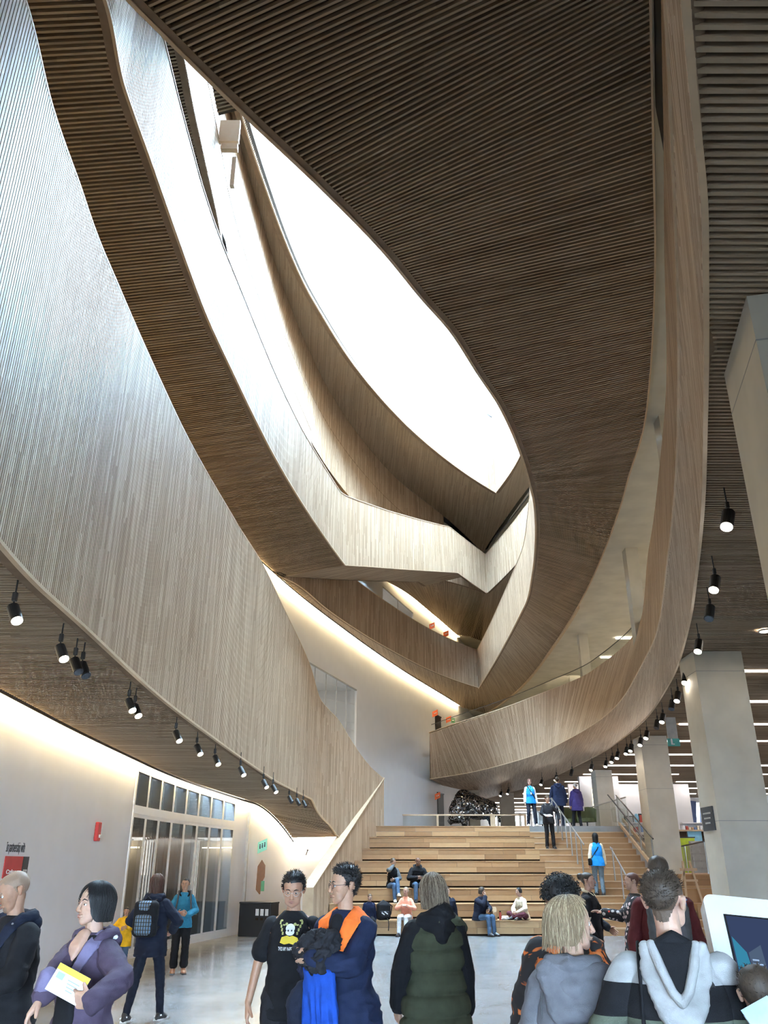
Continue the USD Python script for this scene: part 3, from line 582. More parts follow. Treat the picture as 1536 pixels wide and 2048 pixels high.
g, c = facing('flag_sign', 525, 1692, 27.0, .28, .38, 'sign_mint', 'mint green flag sign with dark figures high on the wall above the plaque', 'sign', [(-.14, -.22), (.14, -.1), (.14, .22), (-.14, .1)])
for j, dx in enumerate((-.07, .0, .07)): part('figure', [cyl((c[0] + dx, c[1] - .04, c[2] + .06 + dx * .4), (c[0] + dx, c[1] - .035, c[2] + .06 + dx * .4), .02), bx(c[0] + dx, c[1] - .035, c[2] - .01 + dx * .4, .035, .01, .09)], 'sign_dark', g)
t = thing('wall_sensor', 'tiny dark bracket sensor on the end wall under the cove light', 'sensor')
q = at_y(612, 1710, 28.95); part('arm', cyl(q, q + V(.05, -.1, .12), .015), 'dark_steel', t); part('head', rbx(*(q + V(.06, -.12, .14)), .05, .08, .05, .01), 'dark_steel', t)

# ---- columns
def column(x0, x1, y0, d, z0, z1, label, rz=0):
    t = thing('column', label, 'column')
    part('shaft', [bx((x0 + x1) / 2, y0 + d / 2, (z0 + z1) / 2, x1 - x0, d, z1 - z0, rz)], 'concrete', t)
    for zz in (z0 + 2.6, z0 + (z1 - z0) * .93): 
        if zz < z1: part('joint', bx((x0 + x1) / 2, y0 + d / 2, zz, x1 - x0 + .004, d + .004, .012, rz), 'concrete_dark', t)
    return t
column(2.96, 4.2, 5.1, 1.15, 0, ZSOF, 'huge near concrete column cut off by the right edge of the picture', -.22)
C1 = column(6.42, 7.42, 16.8, .9, 0, ZSOF, 'big concrete column with a dark sign, right of the easel')
column(8.74, 9.64, 28.75, .9, 1.586, ZSOF, 'concrete column standing behind the stair guard, second from the right')
column(9.74, 10.5, 39.5, .9, 1.586, ZSOF, 'short concrete column at the top of the stairs')
column(7.0, 7.8, 52, .8, ZU, ZSOF, 'distant concrete column behind the woman in the blue vest on the upper floor')
column(4.9, 5.5, 50, .7, ZU, ZSOF, 'distant concrete column behind the bison sculpture')
t = thing('column_sign', 'dark square wall sign with pale letters on the big column', 'sign')
part('panel', bx(6.41, 17.3, 2.66, .03, .62, .44), 'sign_dark', t)
for j in range(3): part('text_line', bx(6.39, 17.3, 2.76 - j * .09, .008, .4 - .07 * j, .03), 'grey_panel', t)

# ---- spotlights hanging from both soffits (the lamp's own light is its glowing face)
def spotlight(px, py, side, lit, label, group):
    if side == 'R': p = at_z(px, py, ZSOF - .42); r, L, ztop = .075, .26, ZSOF
    else:
        z = 3.6
        for _ in range(6): p = at_z(px, py, z); z = lbz(p[1]) - .30
        r, L, ztop = .055, .19, lbz(p[1]) + .02
    d = V(-.36 if side == 'R' else .5, -.38, -.8); d /= np.linalg.norm(d)
    t = thing('spotlight', label, 'spotlight', group=group); a, b = p - d * L * .5, p + d * L * .5
    top = V(p[0] - d[0] * .02, p[1], ztop)
    part('stem', cyl(V(a[0], a[1], a[2] + .02), V(a[0], a[1], ztop + .06), .008, n=6), 'black_paint', t)
    part('knuckle', rbx(a[0], a[1], a[2] + .10, .045, .045, .09, .012), 'black_paint', t)
    part('housing', cyl(a, b, r, n=18), 'black_paint', t)
    if lit: part('lens', cyl(b - d * .004, b + d * .006, r * .86, n=18), 'lamp_face', t)
    else: part('lens', cyl(b - d * .004, b + d * .006, r * .86, n=18), 'dark_steel', t)
RL = [(1455, 1040, 1, 'nearest lit black spotlight on the right soffit'), (1429, 1168, 1, 'second lit black spotlight on the right soffit'), (1419, 1226, 0, 'unlit black spotlight between the second and third lit ones at right'), (1397, 1293, 1, 'lit black spotlight just left of the top of the big column'),
      (1371, 1357, 1, 'lit black spotlight beside the big column shaft'), (1355, 1394, 1, 'lit spotlight of a pair left of the big column'), (1344, 1410, 0, 'unlit spotlight of a pair left of the big column'), (1325, 1437, 1, 'lit spotlight of a close pair before the second column'), (1314, 1449, 0, 'unlit spotlight of a close pair before the second column')]
for x, y, l, lab in RL: spotlight(x, y, 'R', l, lab, None)
ORD = ['first', 'second', 'third', 'fourth', 'fifth', 'sixth', 'seventh', 'eighth', 'ninth', 'tenth', 'eleventh', 'twelfth', 'thirteenth', 'fourteenth', 'fifteenth', 'sixteenth', 'seventeenth', 'eighteenth', 'nineteenth', 'twentieth', 'twenty-first', 'twenty-second']
for i, (x, y) in enumerate([(1293, 1470), (1281, 1484), (1262, 1496), (1253, 1502), (1235, 1511), (1224, 1519), (1212, 1528), (1183, 1535)]): spotlight(x, y, 'R', 1, 'small lit spotlight by the second column, %s of eight counted from the column' % ORD[i], 'row of lit spotlights left of the second column')
spotlight(1143, 1545, 'R', 0, 'small unlit spotlight above the people on the upper floor', None)
for i, (x, y) in enumerate([(1112, 1556), (1083, 1565), (1016, 1584), (1002, 1588)]): spotlight(x, y, 'R', 1, 'tiny lit spotlight under the far gallery end, %s of four from the right' % ORD[i], 'tiny far spotlights above the bison and visitors')
LL = [(30, 1228, 1, 'nearest lit spotlight at the left picture edge'), (124, 1306, 1, 'second lit spotlight on the left soffit'), (153, 1332, 0, 'unlit spotlight of the dark pair on the left soffit, nearer one'), (168, 1340, 0, 'unlit spotlight of the dark pair on the left soffit, farther one'), (261, 1411, 1, 'lit spotlight of the bright pair on the left soffit, upper one'), (273, 1422, 1, 'lit spotlight of the bright pair on the left soffit, lower one')]
for x, y, l, lab in LL: spotlight(x, y, 'L', l, lab, None)
for i, (x, y) in enumerate([(355, 1473), (397, 1500), (433, 1521), (484, 1543), (530, 1568), (549, 1578)]): spotlight(x, y, 'L', 1, 'small lit spotlight above the glass wall, %s of six counted from the near end' % ORD[i], 'left row of spotlights above the glass wall')
for i, (x, y) in enumerate([(581, 1599), (596, 1604), (609, 1608)]): spotlight(x, y, 'L', 0, 'small dark spotlight at the far end of the left soffit, %s of three' % ORD[i], 'dark spotlights at the far end of the left row')

for i, y in enumerate((15.2, 11.3, 7.4, 3.5)):  # only the first is in view; the rest are placed to light the column
    t = thing('downlight', 'round recessed downlight in the right soffit, %s of four counted from the big column, only the first in view' % ORD[i], 'light', (7.25, y, ZSOF), group='round downlights in the right soffit'); part('lens', cyl((0, 0, -.005), (0, 0, .03), .11, n=20), 'lamp_face', t); part('ring', trimesh.creation.annulus(.11, .135, .03), 'white_metal', t)
# ---- ceiling light strips over the library
for i in range(15):
    y = 18.7 + 3.8 * i; x0 = max(re_x(y) + 1.25, 7.3); x = x0; j_ = 0
    while x < 23:
        L = min(4.6, 23.5 - x)
        single('ceiling_light', rbx(x + L / 2, y, ZSOF + .015, L, .16, .06, .025), 'strip_white', 'long white library ceiling light strip, %s row from the front, %s from the left' % (ORD[i], ORD[j_]), 'light', group='light strips in the library ceiling')
        j_ += 1; x += L + .7 + rnd.uniform(0, .8)
# ---- gallery interiors
for i in range(12):  # row mostly out of view, placed to light the gallery interior
    single('gallery_light', bx(11.5 + .2 * i, 6 + 3.4 * i, 10.47, 7, .16, .05), 'gallery_strip', 'white light strip of a mostly unseen row on the concrete first gallery ceiling, %s from the front' % ORD[i], 'light', group='light strips of the first gallery')
for i in range(6):  # strips out of view, placed to light the interior behind the glass
    single('gallery_light', bx(13.5, 22 + 4.6 * i, 18.97, 7, .14, .06), 'strip_white', 'unseen white light strip on the third gallery ceiling, %s from the front' % ORD[i], 'light', group='unseen light strips of the third gallery')
single('ceiling_gallery', plate(Polygon([(p[0] + .05, p[1]) for p in B3_OUT[::8]] + [(8, 52), (24, 52), (24, 0)]).buffer(0), 10.5, 10.55), 'concrete', 'concrete ceiling of the first gallery', 'ceiling', kind='structure')
for k, (x, y, w) in enumerate([(7.35, 23.0, .36), (8.1, 32.8, .36), (9.4, 40.5, .5), (5.95, 15.2, .36)]):
    single('gallery_column', bx(x, y, 8.86, w, .36, 3.3), 'concrete', 'concrete column on the first gallery behind the glass guard, %s' % ['second of the row', 'third of the row', 'farthest of the row', 'nearest of the row'][k], 'column')
t = thing('glass_guard', 'frameless glass guard standing on the right gallery balustrade', 'guard')
gq = curve(RTc, 400); gN = face_normals(gq, gq + V(0, 0, 1), V(0, 14, 7))[60:]; gq = gq[60:]
gq = gq - gN * .12
for i in range(0, len(gq) - 24, 24):
    s_ = gq[i:i + 25]; part('pane', shell(s_, s_ + V(0, 0, .42), -gN[i:i + 25] * .015), 'clear_glass', t)
part('top_edge', bar(gq + V(0, 0, .42), .025, .02), 'dark_steel', t)
# dark slot beside the near part of the gallery
s_ = np.array([[rt_x(y) + .16, y, Z_A1 + .04] for y in np.linspace(2.5, 7.3, 40)])
single('blind_panel', shell(s_, s_ + V(0, 0, 2.1), np.broadcast_to(V(.05, 0, 0), s_.shape)), 'black_paint', 'black blind panel in the slot between balustrade and upper soffit at top right', 'panel')
t = thing('glass_guard', 'small frameless glass guard on the third gallery right of the V corner', 'guard')
s_ = CRt[4:90] + V(.12, .05, 0); part('pane', shell(s_, s_ + V(0, 0, .5), np.broadcast_to(V(.015, 0, 0), s_.shape)), 'clear_glass', t); part('top_edge', bar(s_ + V(0, 0, .5), .04, .03), 'dark_steel', t)
single('gallery_column', bx(8.2, 37.5, 17.1, .5, .5, 3.0), 'concrete_dark', 'grey column behind the glass of the third gallery', 'column')
for z0, z1 in ((7.2, 10.5), (15.6, 18.7), (11.4, 14.4)):
    single('wall_gallery', bx(19, 34, (z0 + z1) / 2, .2, 80, z1 - z0), 'white_paint', 'pale inner wall at the back of the right gallery at height %d' % int(z0), 'wall', kind='structure')
# windows in the white wall
def wall_window(name, y0, y1, z0, z1, n, label, light):
    t = thing(name, label, 'window', kind='structure'); q = np.linspace(y0, y1, n + 1)
    for a, b in zip(q[:-1], q[1:]):
        A = np.array([[up_x(a) - .05, a + .01, z0], [up_x(b) - .05, b - .01, z0]]); part('pane', shell(A, A + V(0, 0, z1 - z0), np.broadcast_to(V(-.012, 0, 0), A.shape)), 'clear_glass', t)
    for y in q[1:-1]: part('joint', bx(up_x(y) - .03, y, (z0 + z1) / 2, .03, .02, z1 - z0), 'grey_panel', t)
    fr_ = [bar([[up_x(y0) - .02, y0, z], [up_x(y1) - .02, y1, z]], .05, .05) for z in (z0, z1 - .05)]
    part('frame', fr_, 'grey_panel', t)
    A = np.array([[up_x(y) - 2.6, y, z0 - .1] for y in (y0 - 1, y1 + 1.5)]); part('room_back', shell(A, A + V(0, 0, z1 - z0 + .2), np.broadcast_to(V(-.1, 0, 0), A.shape)), 'white_paint', t)
    A = np.array([[up_x(y) - .3, y, z1 + .05] for y in (y0 - 1, y1 + 1.5)]); part('room_ceiling', shell(A, A + V(-2.4, 0, 0), np.broadcast_to(V(0, 0, .1), A.shape)), 'white_paint', t)
    A = np.array([[up_x(y) - .3, y, z0 - .1] for y in (y0 - 1, y1 + 1.5)]); part('room_floor', shell(A, A + V(-2.4, 0, 0), np.broadcast_to(V(0, 0, -.1), A.shape)), 'grey_panel', t)
    part('room_side', [bx(up_x(y) - 1.4, y, (z0 + z1) / 2, 2.4, .1, z1 - z0 + .2) for y in (y0 - .4, y1 + .6)], 'white_paint', t)
    part('room_lamp', bx(up_x((y0 + y1) / 2) - 1.5, (y0 + y1) / 2, z1, .3, 2.4, .05), light, t)  # lamp itself unseen, placed to light the room behind the panes
wall_window('window_2', 28.8, 34.2, 5.6, 8.55, 5, 'interior window of five panes in the white wall above the left balustrade', 'strip_white')
wall_window('window_3', 37.4, 41.8, 11.6, 14.1, 2, 'interior window with bluish glass on the second gallery wall', 'strip_white')

# ---- doors and orange flag signs on the white wall
def door(n, y0, w, z0, h, label):
    t = thing('door_%d' % n, label, 'door', kind='structure'); a, b = y0, y0 + w
    A = np.array([[up_x(a) + .012, a, z0], [up_x(b) + .012, b, z0]]); part('leaf', shell(A, A + V(0, 0, h), np.broadcast_to(V(-.03, 0, 0), A.shape)), 'door_dark', t)
    part('frame', [bar([[up_x(a) + .02, a, z0], [up_x(a) + .02, a, z0 + h]], .06, .06, (0, 1, 0)), bar([[up_x(a) + .02, a, z0 + h], [up_x(b) + .02, b, z0 + h]], .06, .06)], 'black_paint', t)
    part('handle', cyl((up_x(b - .12) + .06, b - .12, z0 + 1.0), (up_x(b - .12) + .06, b - .12, z0 + 1.15), .012), 'steel', t)
door(1, 44.95, 1.05, ZU, 2.15, 'dark door on the white wall left of the bison')
door(2, 44.9, 1.0, 7.2, 2.1, 'dark door on the first gallery wall below the orange signs')
for px, py, y, lab in [(875, 1592, 44.2, 'orange flag sign above the dark door left of the bison'), (870, 1427, 43, 'orange flag sign on the first gallery, left one'), (897, 1439, 46, 'orange flag sign on the first gallery, right one beside the green exit sign'),
                       (864, 1252, 40.8, 'orange flag sign on the second gallery, left one'), (892, 1268, 43.0, 'orange flag sign on the second gallery, right one')]:
    g, c = facing('flag_sign', px, py, y, .3, .36, 'sign_orange', lab, 'sign', [(-.14, -.2), (.14, -.08), (.14, .2), (-.14, .08)])
    part('mark', [bx(c[0] - .03, c[1] - .035, c[2] + .0, .09, .01, .03), bx(c[0] + .05, c[1] - .035, c[2] + .03, .05, .01, .05)], 'white_paint', g)
g, c = facing('exit_sign', 906, 1441, 46.8, .2, .25, 'sign_green', 'small green exit sign on the first gallery wall', 'sign'); part('arrow', bx(c[0], c[1] - .035, c[2], .1, .01, .06), 'white_paint', g)
g, c = facing('exit_sign', 1347, 1485, 25.0, .36, .22, 'sign_teal', 'green running-man exit sign hanging from the library ceiling', 'sign')
part('figure', [bx(c[0] - .06, c[1] - .035, c[2], .05, .01, .12), bx(c[0] - .03, c[1] - .035, c[2] - .05, .1, .01, .03), cyl((c[0] - .06, c[1] - .04, c[2] + .08), (c[0] - .06, c[1] - .03, c[2] + .08), .025)], 'white_paint', g); part('hanger', bx(c[0], c[1], (c[2] + .11 + ZSOF) / 2, .3, .03, ZSOF - c[2] - .11), 'grey_panel', g)
g, c = facing('round_sign', 1293, 1113, 27.5, .28, .3, 'sign_dark', 'small dark hanging information sign behind the gallery glass', 'sign'); part('mark', bx(c[0], c[1] - .035, c[2], .16, .01, .1), 'white_paint', g); part('hanger', bx(c[0], c[1], (c[2] + .15 + 10.5) / 2, .02, .02, max(.1, 10.35 - c[2])), 'grey_panel', g)

t = thing('cove_light', 'short warm cove light strip under the far end of the right gallery', 'light'); p0, p1 = RIc[-1] + V(-.1, 0, .02), REc[-1] + V(-.1, 0, 0); part('diffuser', bar(np.linspace(p0 + (p1 - p0) * .2, p1, 12), .2, .05), 'cove_warm', t)
# ---- railings
t = thing('railing', 'steel stair handrail with thin posts running up the middle of the steps', 'railing')
pts = [V(6.25, 28.0, 1.58), V(6.2, 32.1, ZU)]
for s in np.linspace(0.02, 1, 7): q = pts[0] * (1 - s) + pts[1] * s; part('post', cyl(q, q + V(0, 0, .95), .022, n=8), 'steel', t)
part('handrail', tube([pts[0] + V(0, -.3, .85), pts[0] + V(0, 0, .97), pts[1] + V(0, 0, .97), pts[1] + V(0, .5, .97)], .024), 'steel', t)
t = thing('railing', 'steel stair handrail posts at the lower landing by the blue vest woman', 'railing')
pts = [V(7.25, 26.6, .4), V(7.25, 28.2, 1.4)]
for s in (0, .5, 1): q = pts[0] * (1 - s) + pts[1] * s; part('post', cyl(q, q + V(0, 0, .95), .022, n=8), 'steel', t)
part('handrail', tube([pts[0] + V(0, -.1, .95), pts[1] + V(0, .2, .97)], .024), 'steel', t)
t = thing('glass_guard', 'raked glass guard with timber stringers at the right of the upper stairs', 'guard')
a, b = V(8.65, 28.6, 1.62), V(8.65, 32.2, ZU + .05)
for s0 in (0, .25, .5, .75):
    q0, q1 = a * (1 - s0) + b * s0, a * (1 - s0 - .24) + b * (s0 + .24); part('pane', shell([q0 + V(0, 0, .1), q1 + V(0, 0, .1)], [q0 + V(0, 0, 1.0), q1 + V(0, 0, 1.0)], [V(.015, 0, 0)] * 2), 'clear_glass', t)
for dx, dz in ((0, .0), (.16, .12)): part('stringer', bar([a + V(dx, -.2, dz), b + V(dx, .1, dz)], .06, .12), 'trim_wood', t)
for s in (0, .33, .66, 1): q = a * (1 - s) + b * s; part('post', bx(q[0], q[1], q[2] + .5, .04, .05, 1.0), 'steel', t)
for dx in (0, -.3): part('handrail', tube([a + V(dx, -.2, 1.0), b + V(dx, .1, 1.05)], .025), 'dark_steel', t)
t = thing('glass_guard', 'level glass guard with dark rail on the landing left of the big column', 'guard')
a, b = V(12.9, 39.9, 1.58), V(10.4, 28.75, 1.58)
for s in np.linspace(0, .9, 6): q0, q1 = a * (1 - s) + b * s, a * (.86 - s) + b * (s + .14) ; part('pane', shell([q0 + V(0, 0, .05), q1 + V(0, 0, .05)], [q0 + V(0, 0, .95), q1 + V(0, 0, .95)], [V(.015, 0, 0)] * 2), 'clear_glass', t)
part('handrail', bar([a + V(0, 0, .95), b + V(0, 0, .95)], .05, .04), 'dark_steel', t)
for s in (0, .5, 1): q = a * (1 - s) + b * s; part('post', cyl(q, q + V(0, 0, .95), .02), 'steel', t)
t = thing('glass_guard', 'glass guard around the stair head on the upper floor, right side', 'guard')
for i in range(8): part('pane', bx(8.95, 32.6 + 1.0 * i, ZU + .5, .015, .96, .98), 'clear_glass', t)
part('handrail', bx(8.95, 36.2, ZU + 1.0, .04, 8.2, .04), 'steel', t)
t = thing('railing', 'pale timber railing in front of the bison sculpture', 'railing')
x0, x1 = at_y(793, 1630, 40)[0], at_y(1052, 1630, 40)[0]; zr = at_y(793, 1630, 40)[2]
part('rail', bx((x0 + x1) / 2, 40, zr, x1 - x0, .1, .06), 'trim_wood', t)
for px in (794, 875, 985, 1050): x = at_y(px, 1630, 40)[0]; part('post', bx(x, 40, (zr + ZU) / 2, .09 if px != 985 else .22, .09, zr - ZU), 'trim_wood', t)
for a_, b_ in ((794, 875), (875, 985), (985, 1050)):
    xa, xb = at_y(a_, 1630, 40)[0] + .06, at_y(b_, 1630, 40)[0] - .06; part('pane', bx((xa + xb) / 2, 40, (zr + ZU) / 2, xb - xa, .015, zr - ZU - .06), 'clear_glass', t)

# ---- easel on the lower rows at the right
t = thing('easel', 'pale wooden A-frame easel standing in front of the landing', 'easel')
E = lambda px, py, y=27.3: at_y(px, py, y)
for n, (p, q) in (('leg', ((1366, 1722), (1374, 1800))), ('leg', ((1379, 1722), (1408, 1812))), ('leg', ((1368, 1745), (1352, 1812)))): 
    a, b = E(*p), E(*q); b[2] = max(RIS * 2 + .02, b[2]) if False else b[2]; part(n, bar([a, b], .06, .05, (0, 1, 0)), 'trim_wood', t)
part('ledge', bx(*E(1377, 1739), .5, .09, .08), 'trim_wood', t); part('crossbar', bx(*E(1383, 1761), .38, .04, .06), 'trim_wood', t)

# ---- library furniture seen between the columns
def books(name, x0, x1, y, z, label, n, h=.26):
    t = thing(name, label, 'bookshelf')
    part('shelf_board', [bx((x0 + x1) / 2, y + .15, z - .02, x1 - x0, .35, .04), bx((x0 + x1) / 2, y + .15, z + .42, x1 - x0, .35, .04)], 'white_metal', t); part('back_panel', bx((x0 + x1) / 2, y + .33, z + .2, x1 - x0, .03, .5), 'white_metal', t)
    w = (x1 - x0) / n
    for i in range(n):
        hh = h * rnd.uniform(.75, 1.2); k_ = rnd.choice(['red', 'cream', 'blue', 'tan', 'white']); single('book', bx(x0 + w * (i + .5), y + .08, z + hh / 2 + .001, w * rnd.uniform(.6, .9), .2, hh), 'white_metal' if k_ == 'white' else 'book_' + k_, '%s book, %s from the left on the far white shelf %s' % (k_, ORD[i], 'under the windows' if n > 20 else 'behind the stair guard'), 'book', group='books in the far white shelves')
t_ = at_y(1385, 1660, 40); books('bookshelf', 13.6, 16.4, 40, t_[2] - .12, 'white bookshelf under the far windows between the two columns', 22)
t_ = at_y(1265, 1660, 42); books('bookshelf', 11.3, 13.0, 42, t_[2] - .1, 'white bookshelf with red books behind the stair guard', 14)
t = thing('counter', 'dark counter front with pale blue panel below the far bookshelf', 'counter')
c = at_y(1390, 1678, 39.6); part('top', bx(c[0], 39.7, c[2] + .35, 3.4, .7, .06), 'trim_wood', t); part('dark_front', [bx(c[0] - .9, 39.5, c[2] + .05, 1.0, .1, .5), bx(c[0] + .9, 39.5, c[2] + .05, 1.2, .1, .5)], 'backing', t); part('blue_panel', [bx(c[0] - .03, 39.52, c[2] - .02, .62, .1, .75), bx(c[0] - .5, 39.53, c[2] - .4, 1.6, .1, .3)], 'panel_blue', t)
g, c = facing('panel_board', 1376, 1712, 36, .7, 1.35, 'panel_lime', 'lime green upright board behind the landing glass guard', 'board'); part('edge', bx(c[0], c[1], c[2] + .7, .76, .06, .04), 'dark_steel', g)
g, c = facing('slat_bench', 1412, 1715, 35, 1.2, 1.2, 'grey_panel', 'grey louvred panel behind the landing glass guard', 'panel')
for j in range(9): part('louvre', bx(c[0], c[1] - .05, c[2] - .52 + .13 * j, 1.1, .05, .07), 'concrete_dark' if j % 2 else 'steel', g)
t = thing('wall_partition', 'white partition wall with pictures behind the stair guard', 'wall', kind='structure'); part('wall_surface', bx(13.0, 46, 4.5, 6.4, .2, 2.7), 'white_paint', t)
for px, py, w, h, m_, lab in [(1284, 1638, .36, .52, 'book_red', 'framed picture with a red print on the far white partition'), (1258, 1640, .5, .4, 'grey_panel', 'framed grey picture on the far white partition')]:
    g, c = facing('picture_frame', px, py, 45.89, w, h, 'black_paint', lab, 'picture'); part('print', bx(c[0], c[1] - .035, c[2], w * .75, .01, h * .75), m_, g)
g, c = facing('round_disc', 1273, 1637, 45.89, .3, .45, 'panel_blue', 'pale blue oval disc between the two far pictures', 'decoration', [(.13 * math.cos(a), .24 * math.sin(a)) for a in np.linspace(0, 2 * PI, 20)[:-1]])
t = thing('window_4', 'bright far windows with slanted blue posts between the two columns', 'window', kind='structure')
part('frame', [bx(19.5, 56, 3.3, 9, .2, .5), bx(19.5, 56, 5.75, 9, .2, .3)], 'white_paint', t)
for px in (1360, 1382, 1404, 1426, 1448): x = at_y(px, 1622, 56)[0]; part('post', bx(x, 55.9, 4.6, .4, .25, 2.2, ry=.12), 'panel_navy', t)
part('pane', bx(19.5, 56.05, 4.6, 9, .02, 2.2), 'clear_glass', t)
part('daylight_screen', bx(19.5, 57.5, 4.6, 10, .05, 3), 'daylight', t)  # glowing sheet behind the pane stands in for daylight
t = thing('window_5', 'bright low windows at the far end of the upper floor right of the bison', 'window', kind='structure')
xa, xb = at_y(996, 1640, 66)[0], at_y(1062, 1640, 66)[0]
part('frame', [bx((xa + xb) / 2, 65.9, z, xb - xa, .15, .12) for z in (3.6, 5.5)] + [bx(x, 65.9, 4.5, .15, .15, 2) for x in np.linspace(xa, xb, 4)], 'grey_panel', t); part('pane', bx((xa + xb) / 2, 66, 4.5, xb - xa, .02, 2.0), 'clear_glass', t); part('daylight_screen', bx((xa + xb) / 2, 66.6, 4.5, xb - xa + .6, .05, 2.2), 'daylight', t)  # daylight here comes from a glowing sheet behind the glass
t = thing('wall_core', 'pale lit core wall at the head of the stairs beside the short column', 'wall', kind='structure')
c = at_y(1207, 1620, 41.5); part('wall_surface', bx(c[0], 42.0, 4.5, 1.9, .3, 2.7), 'white_paint', t); part('lit_niche', bx(c[0], 41.83, 4.6, .8, .03, 1.3), 'niche_glow', t)  # niche panel glows by itself; its lit look is put into emission
# lounge chairs on the upper floor
def lounge(x, y, rz, label, m_='chair_green', sc=1):
    t = thing('lounge_chair', label, 'chair', (x, y, ZU), rz, scale=sc)
    a = np.linspace(PI * .95, PI * 2.05, 24); P_ = np.array([[.38 * math.cos(s), -.38 * math.sin(s), .42 + .12 * math.sin((s - PI) )**2] for s in a])
    part('shell_back', shell(P_ * V(1, 1, .7), P_ * V(1.08, 1.08, 1) + V(0, 0, .36), -P_ * V(.12, .12, 0)), m_, t); part('seat', T(cyl((0, 0, .3), (0, 0, .44), .34, n=24)), m_, t)
    part('base', [cyl((0, 0, .02), (0, 0, .3), .03), cyl((0, 0, 0.0), (0, 0, .03), .25, n=20)], 'dark_steel', t)
lounge(at_y(1142, 1640, 36)[0], 36, .3, 'olive green lounge chair on the upper floor, behind the man in navy')
lounge(at_y(1174, 1640, 35.5)[0], 35.5, -.4, 'dark green lounge chair on the upper floor, behind the person in purple')
lounge(at_y(1085, 1645, 37.5)[0], 37.5, .9, 'grey lounge chair on the upper floor beside the woman in the blue vest', 'grey_panel')

# ---- bison of mirrored plates
BX, BY = 4.5, 44.0
def hull(*sp):
    return mf.Manifold.batch_hull([mf.Manifold.sphere(r, 16).translate(tuple(map(float, c))) for c, r in sp])
Bs = [hull(((.95, 0, 1.02), .34), ((.1, 0, 1.12), .46)), hull(((.1, 0, 1.12), .46), ((-.48, 0, 1.3), .50)), hull(((-.48, 0, 1.3), .48), ((-.95, 0, .98), .30)), hull(((-.9, 0, 1.0), .28), ((-1.16, 0, .62), .15)),
      hull(((-.5, 0, .9), .36), ((-1.0, 0, .72), .2))]
for s in (-1, 1):
    Bs += [hull(((-.5, .22 * s, .75), .17), ((-.46, .24 * s, .38), .09)), hull(((-.46, .24 * s, .38), .085), ((-.5, .24 * s, .06), .065)), hull(((.85, .2 * s, .85), .2), ((.98, .22 * s, .42), .085)), hull(((.98, .22 * s, .42), .08), ((.9, .22 * s, .06), .06)),
           hull(((-1.02, .2 * s, 1.12), .05), ((-1.06, .36 * s, 1.22), .035)), hull(((-1.06, .36 * s, 1.22), .035), ((-1.06, .34 * s, 1.36), .012))]
Bs.append(hull(((1.26, 0, 1.05), .03), ((1.34, 0, .6), .045)))
bm = tm(mf.Manifold.batch_boolean(Bs, mf.OpType.Add).refine_to_length(.08)); trimesh.smoothing.filter_taubin(bm, iterations=6); bm.vertices *= V(.92, 1, 1.18)
bis = thing('bison_sculpture', 'life-size bison sculpture of dark mirrored metal plates on the upper floor', 'sculpture', (BX, BY, ZU), 0, scale=1.06)
part('body', bm, 'bison_dark', bis, smooth=True)
pts_, fi = trimesh.sample.sample_surface(bm, 2600, seed=5); nn_ = bm.face_normals[fi]; pl = []
for p, n in zip(pts_, nn_):
    n = n + nrg.normal(0, .22, 3); n /= np.linalg.norm(n); s = nrg.uniform(.03, .06); a = np.cross(n, nrg.normal(0, 1, 3)); a /= np.linalg.norm(a); b = np.cross(n, a); q = p + n * .02
    pl.append(trimesh.Trimesh([q + a * s, q + b * s * .8, q - a * s, q - b * s * .8, q - n * .02], [[0, 1, 2], [0, 2, 3], [1, 0, 4], [2, 1, 4], [3, 2, 4], [0, 3, 4]], process=False))
part('mirror_plates', pl, 'mirror', bis, kind='stuff')
# beam and soffit piece high up at the near tip of the void
t = thing('ceiling_beam', 'pale timber beam with slatted panel high at the near tip of the void', 'beam')
c = at_y(460, 258, 13.2); part('panel', bx(c[0], c[1], c[2] - .1, .44, .1, .62), 'hemlock', t, tone=[.8] * 8); sA, sB = np.linspace(at_z(421, 158, 14.2), at_z(437, 236, 14.2), 30), np.linspace(at_z(426, 160, 14.2), at_z(481, 224, 14.2), 30); part('soffit_panel', shell(sA + V(0, 0, .06), sB + V(0, 0, .06), np.broadcast_to(V(0, 0, .06), sA.shape)), 'backing', t); slats(t, sA + V(0, 0, .06), sB + V(0, 0, .06), 'hemlock_soffit', .075, .034, .05, ('dir', V(0, 0, -1)), seg=0); c2 = at_y(459, 296, 13.1); part('beam', bx(c2[0], c2[1], c2[2], .36, .12, .15), 'trim_wood', t); c3 = at_y(467, 345, 13.1); part('post', bx(c3[0], c3[1], c3[2], .09, .09, .8), 'trim_wood', t)

# ---- unseen entrance side behind the camera: opening and canopy sized to set the daylight
t = thing('wall_front', 'unseen entrance wall behind the camera, its street opening sized to let in daylight', 'wall', kind='structure')
part('wall_surface', [bx(9, -8.1, 13.3, 36, .3, 20.4), bx(17, -8.1, 1.6, 20, .3, 3.2), bx(-7.0, -8.1, 1.6, 5, .3, 3.2), bx(1, -8.1, 2.85, 14, .3, .7)], 'white_paint', t)
part('canopy', bx(2, -13.2, 3.4, 30, 10, .3), 'trim_wood', t); part('forecourt', bx(2, -18.2, -.2, 60, 20, .3), 'concrete', t)  # canopy is out of view, placed to cut daylight through the entrance
part('mullion', [bx(x, -8.1, 1.55, .08, .12, 3.1) for x in np.arange(-4.4, 7.1, 1.6)], 'dark_steel', t)
single('wall_outer', bx(-8.9, -3, 11.8, .2, 24, 23.6), 'white_paint', 'outer wall at the far left behind the lobby wall', 'wall', kind='structure')
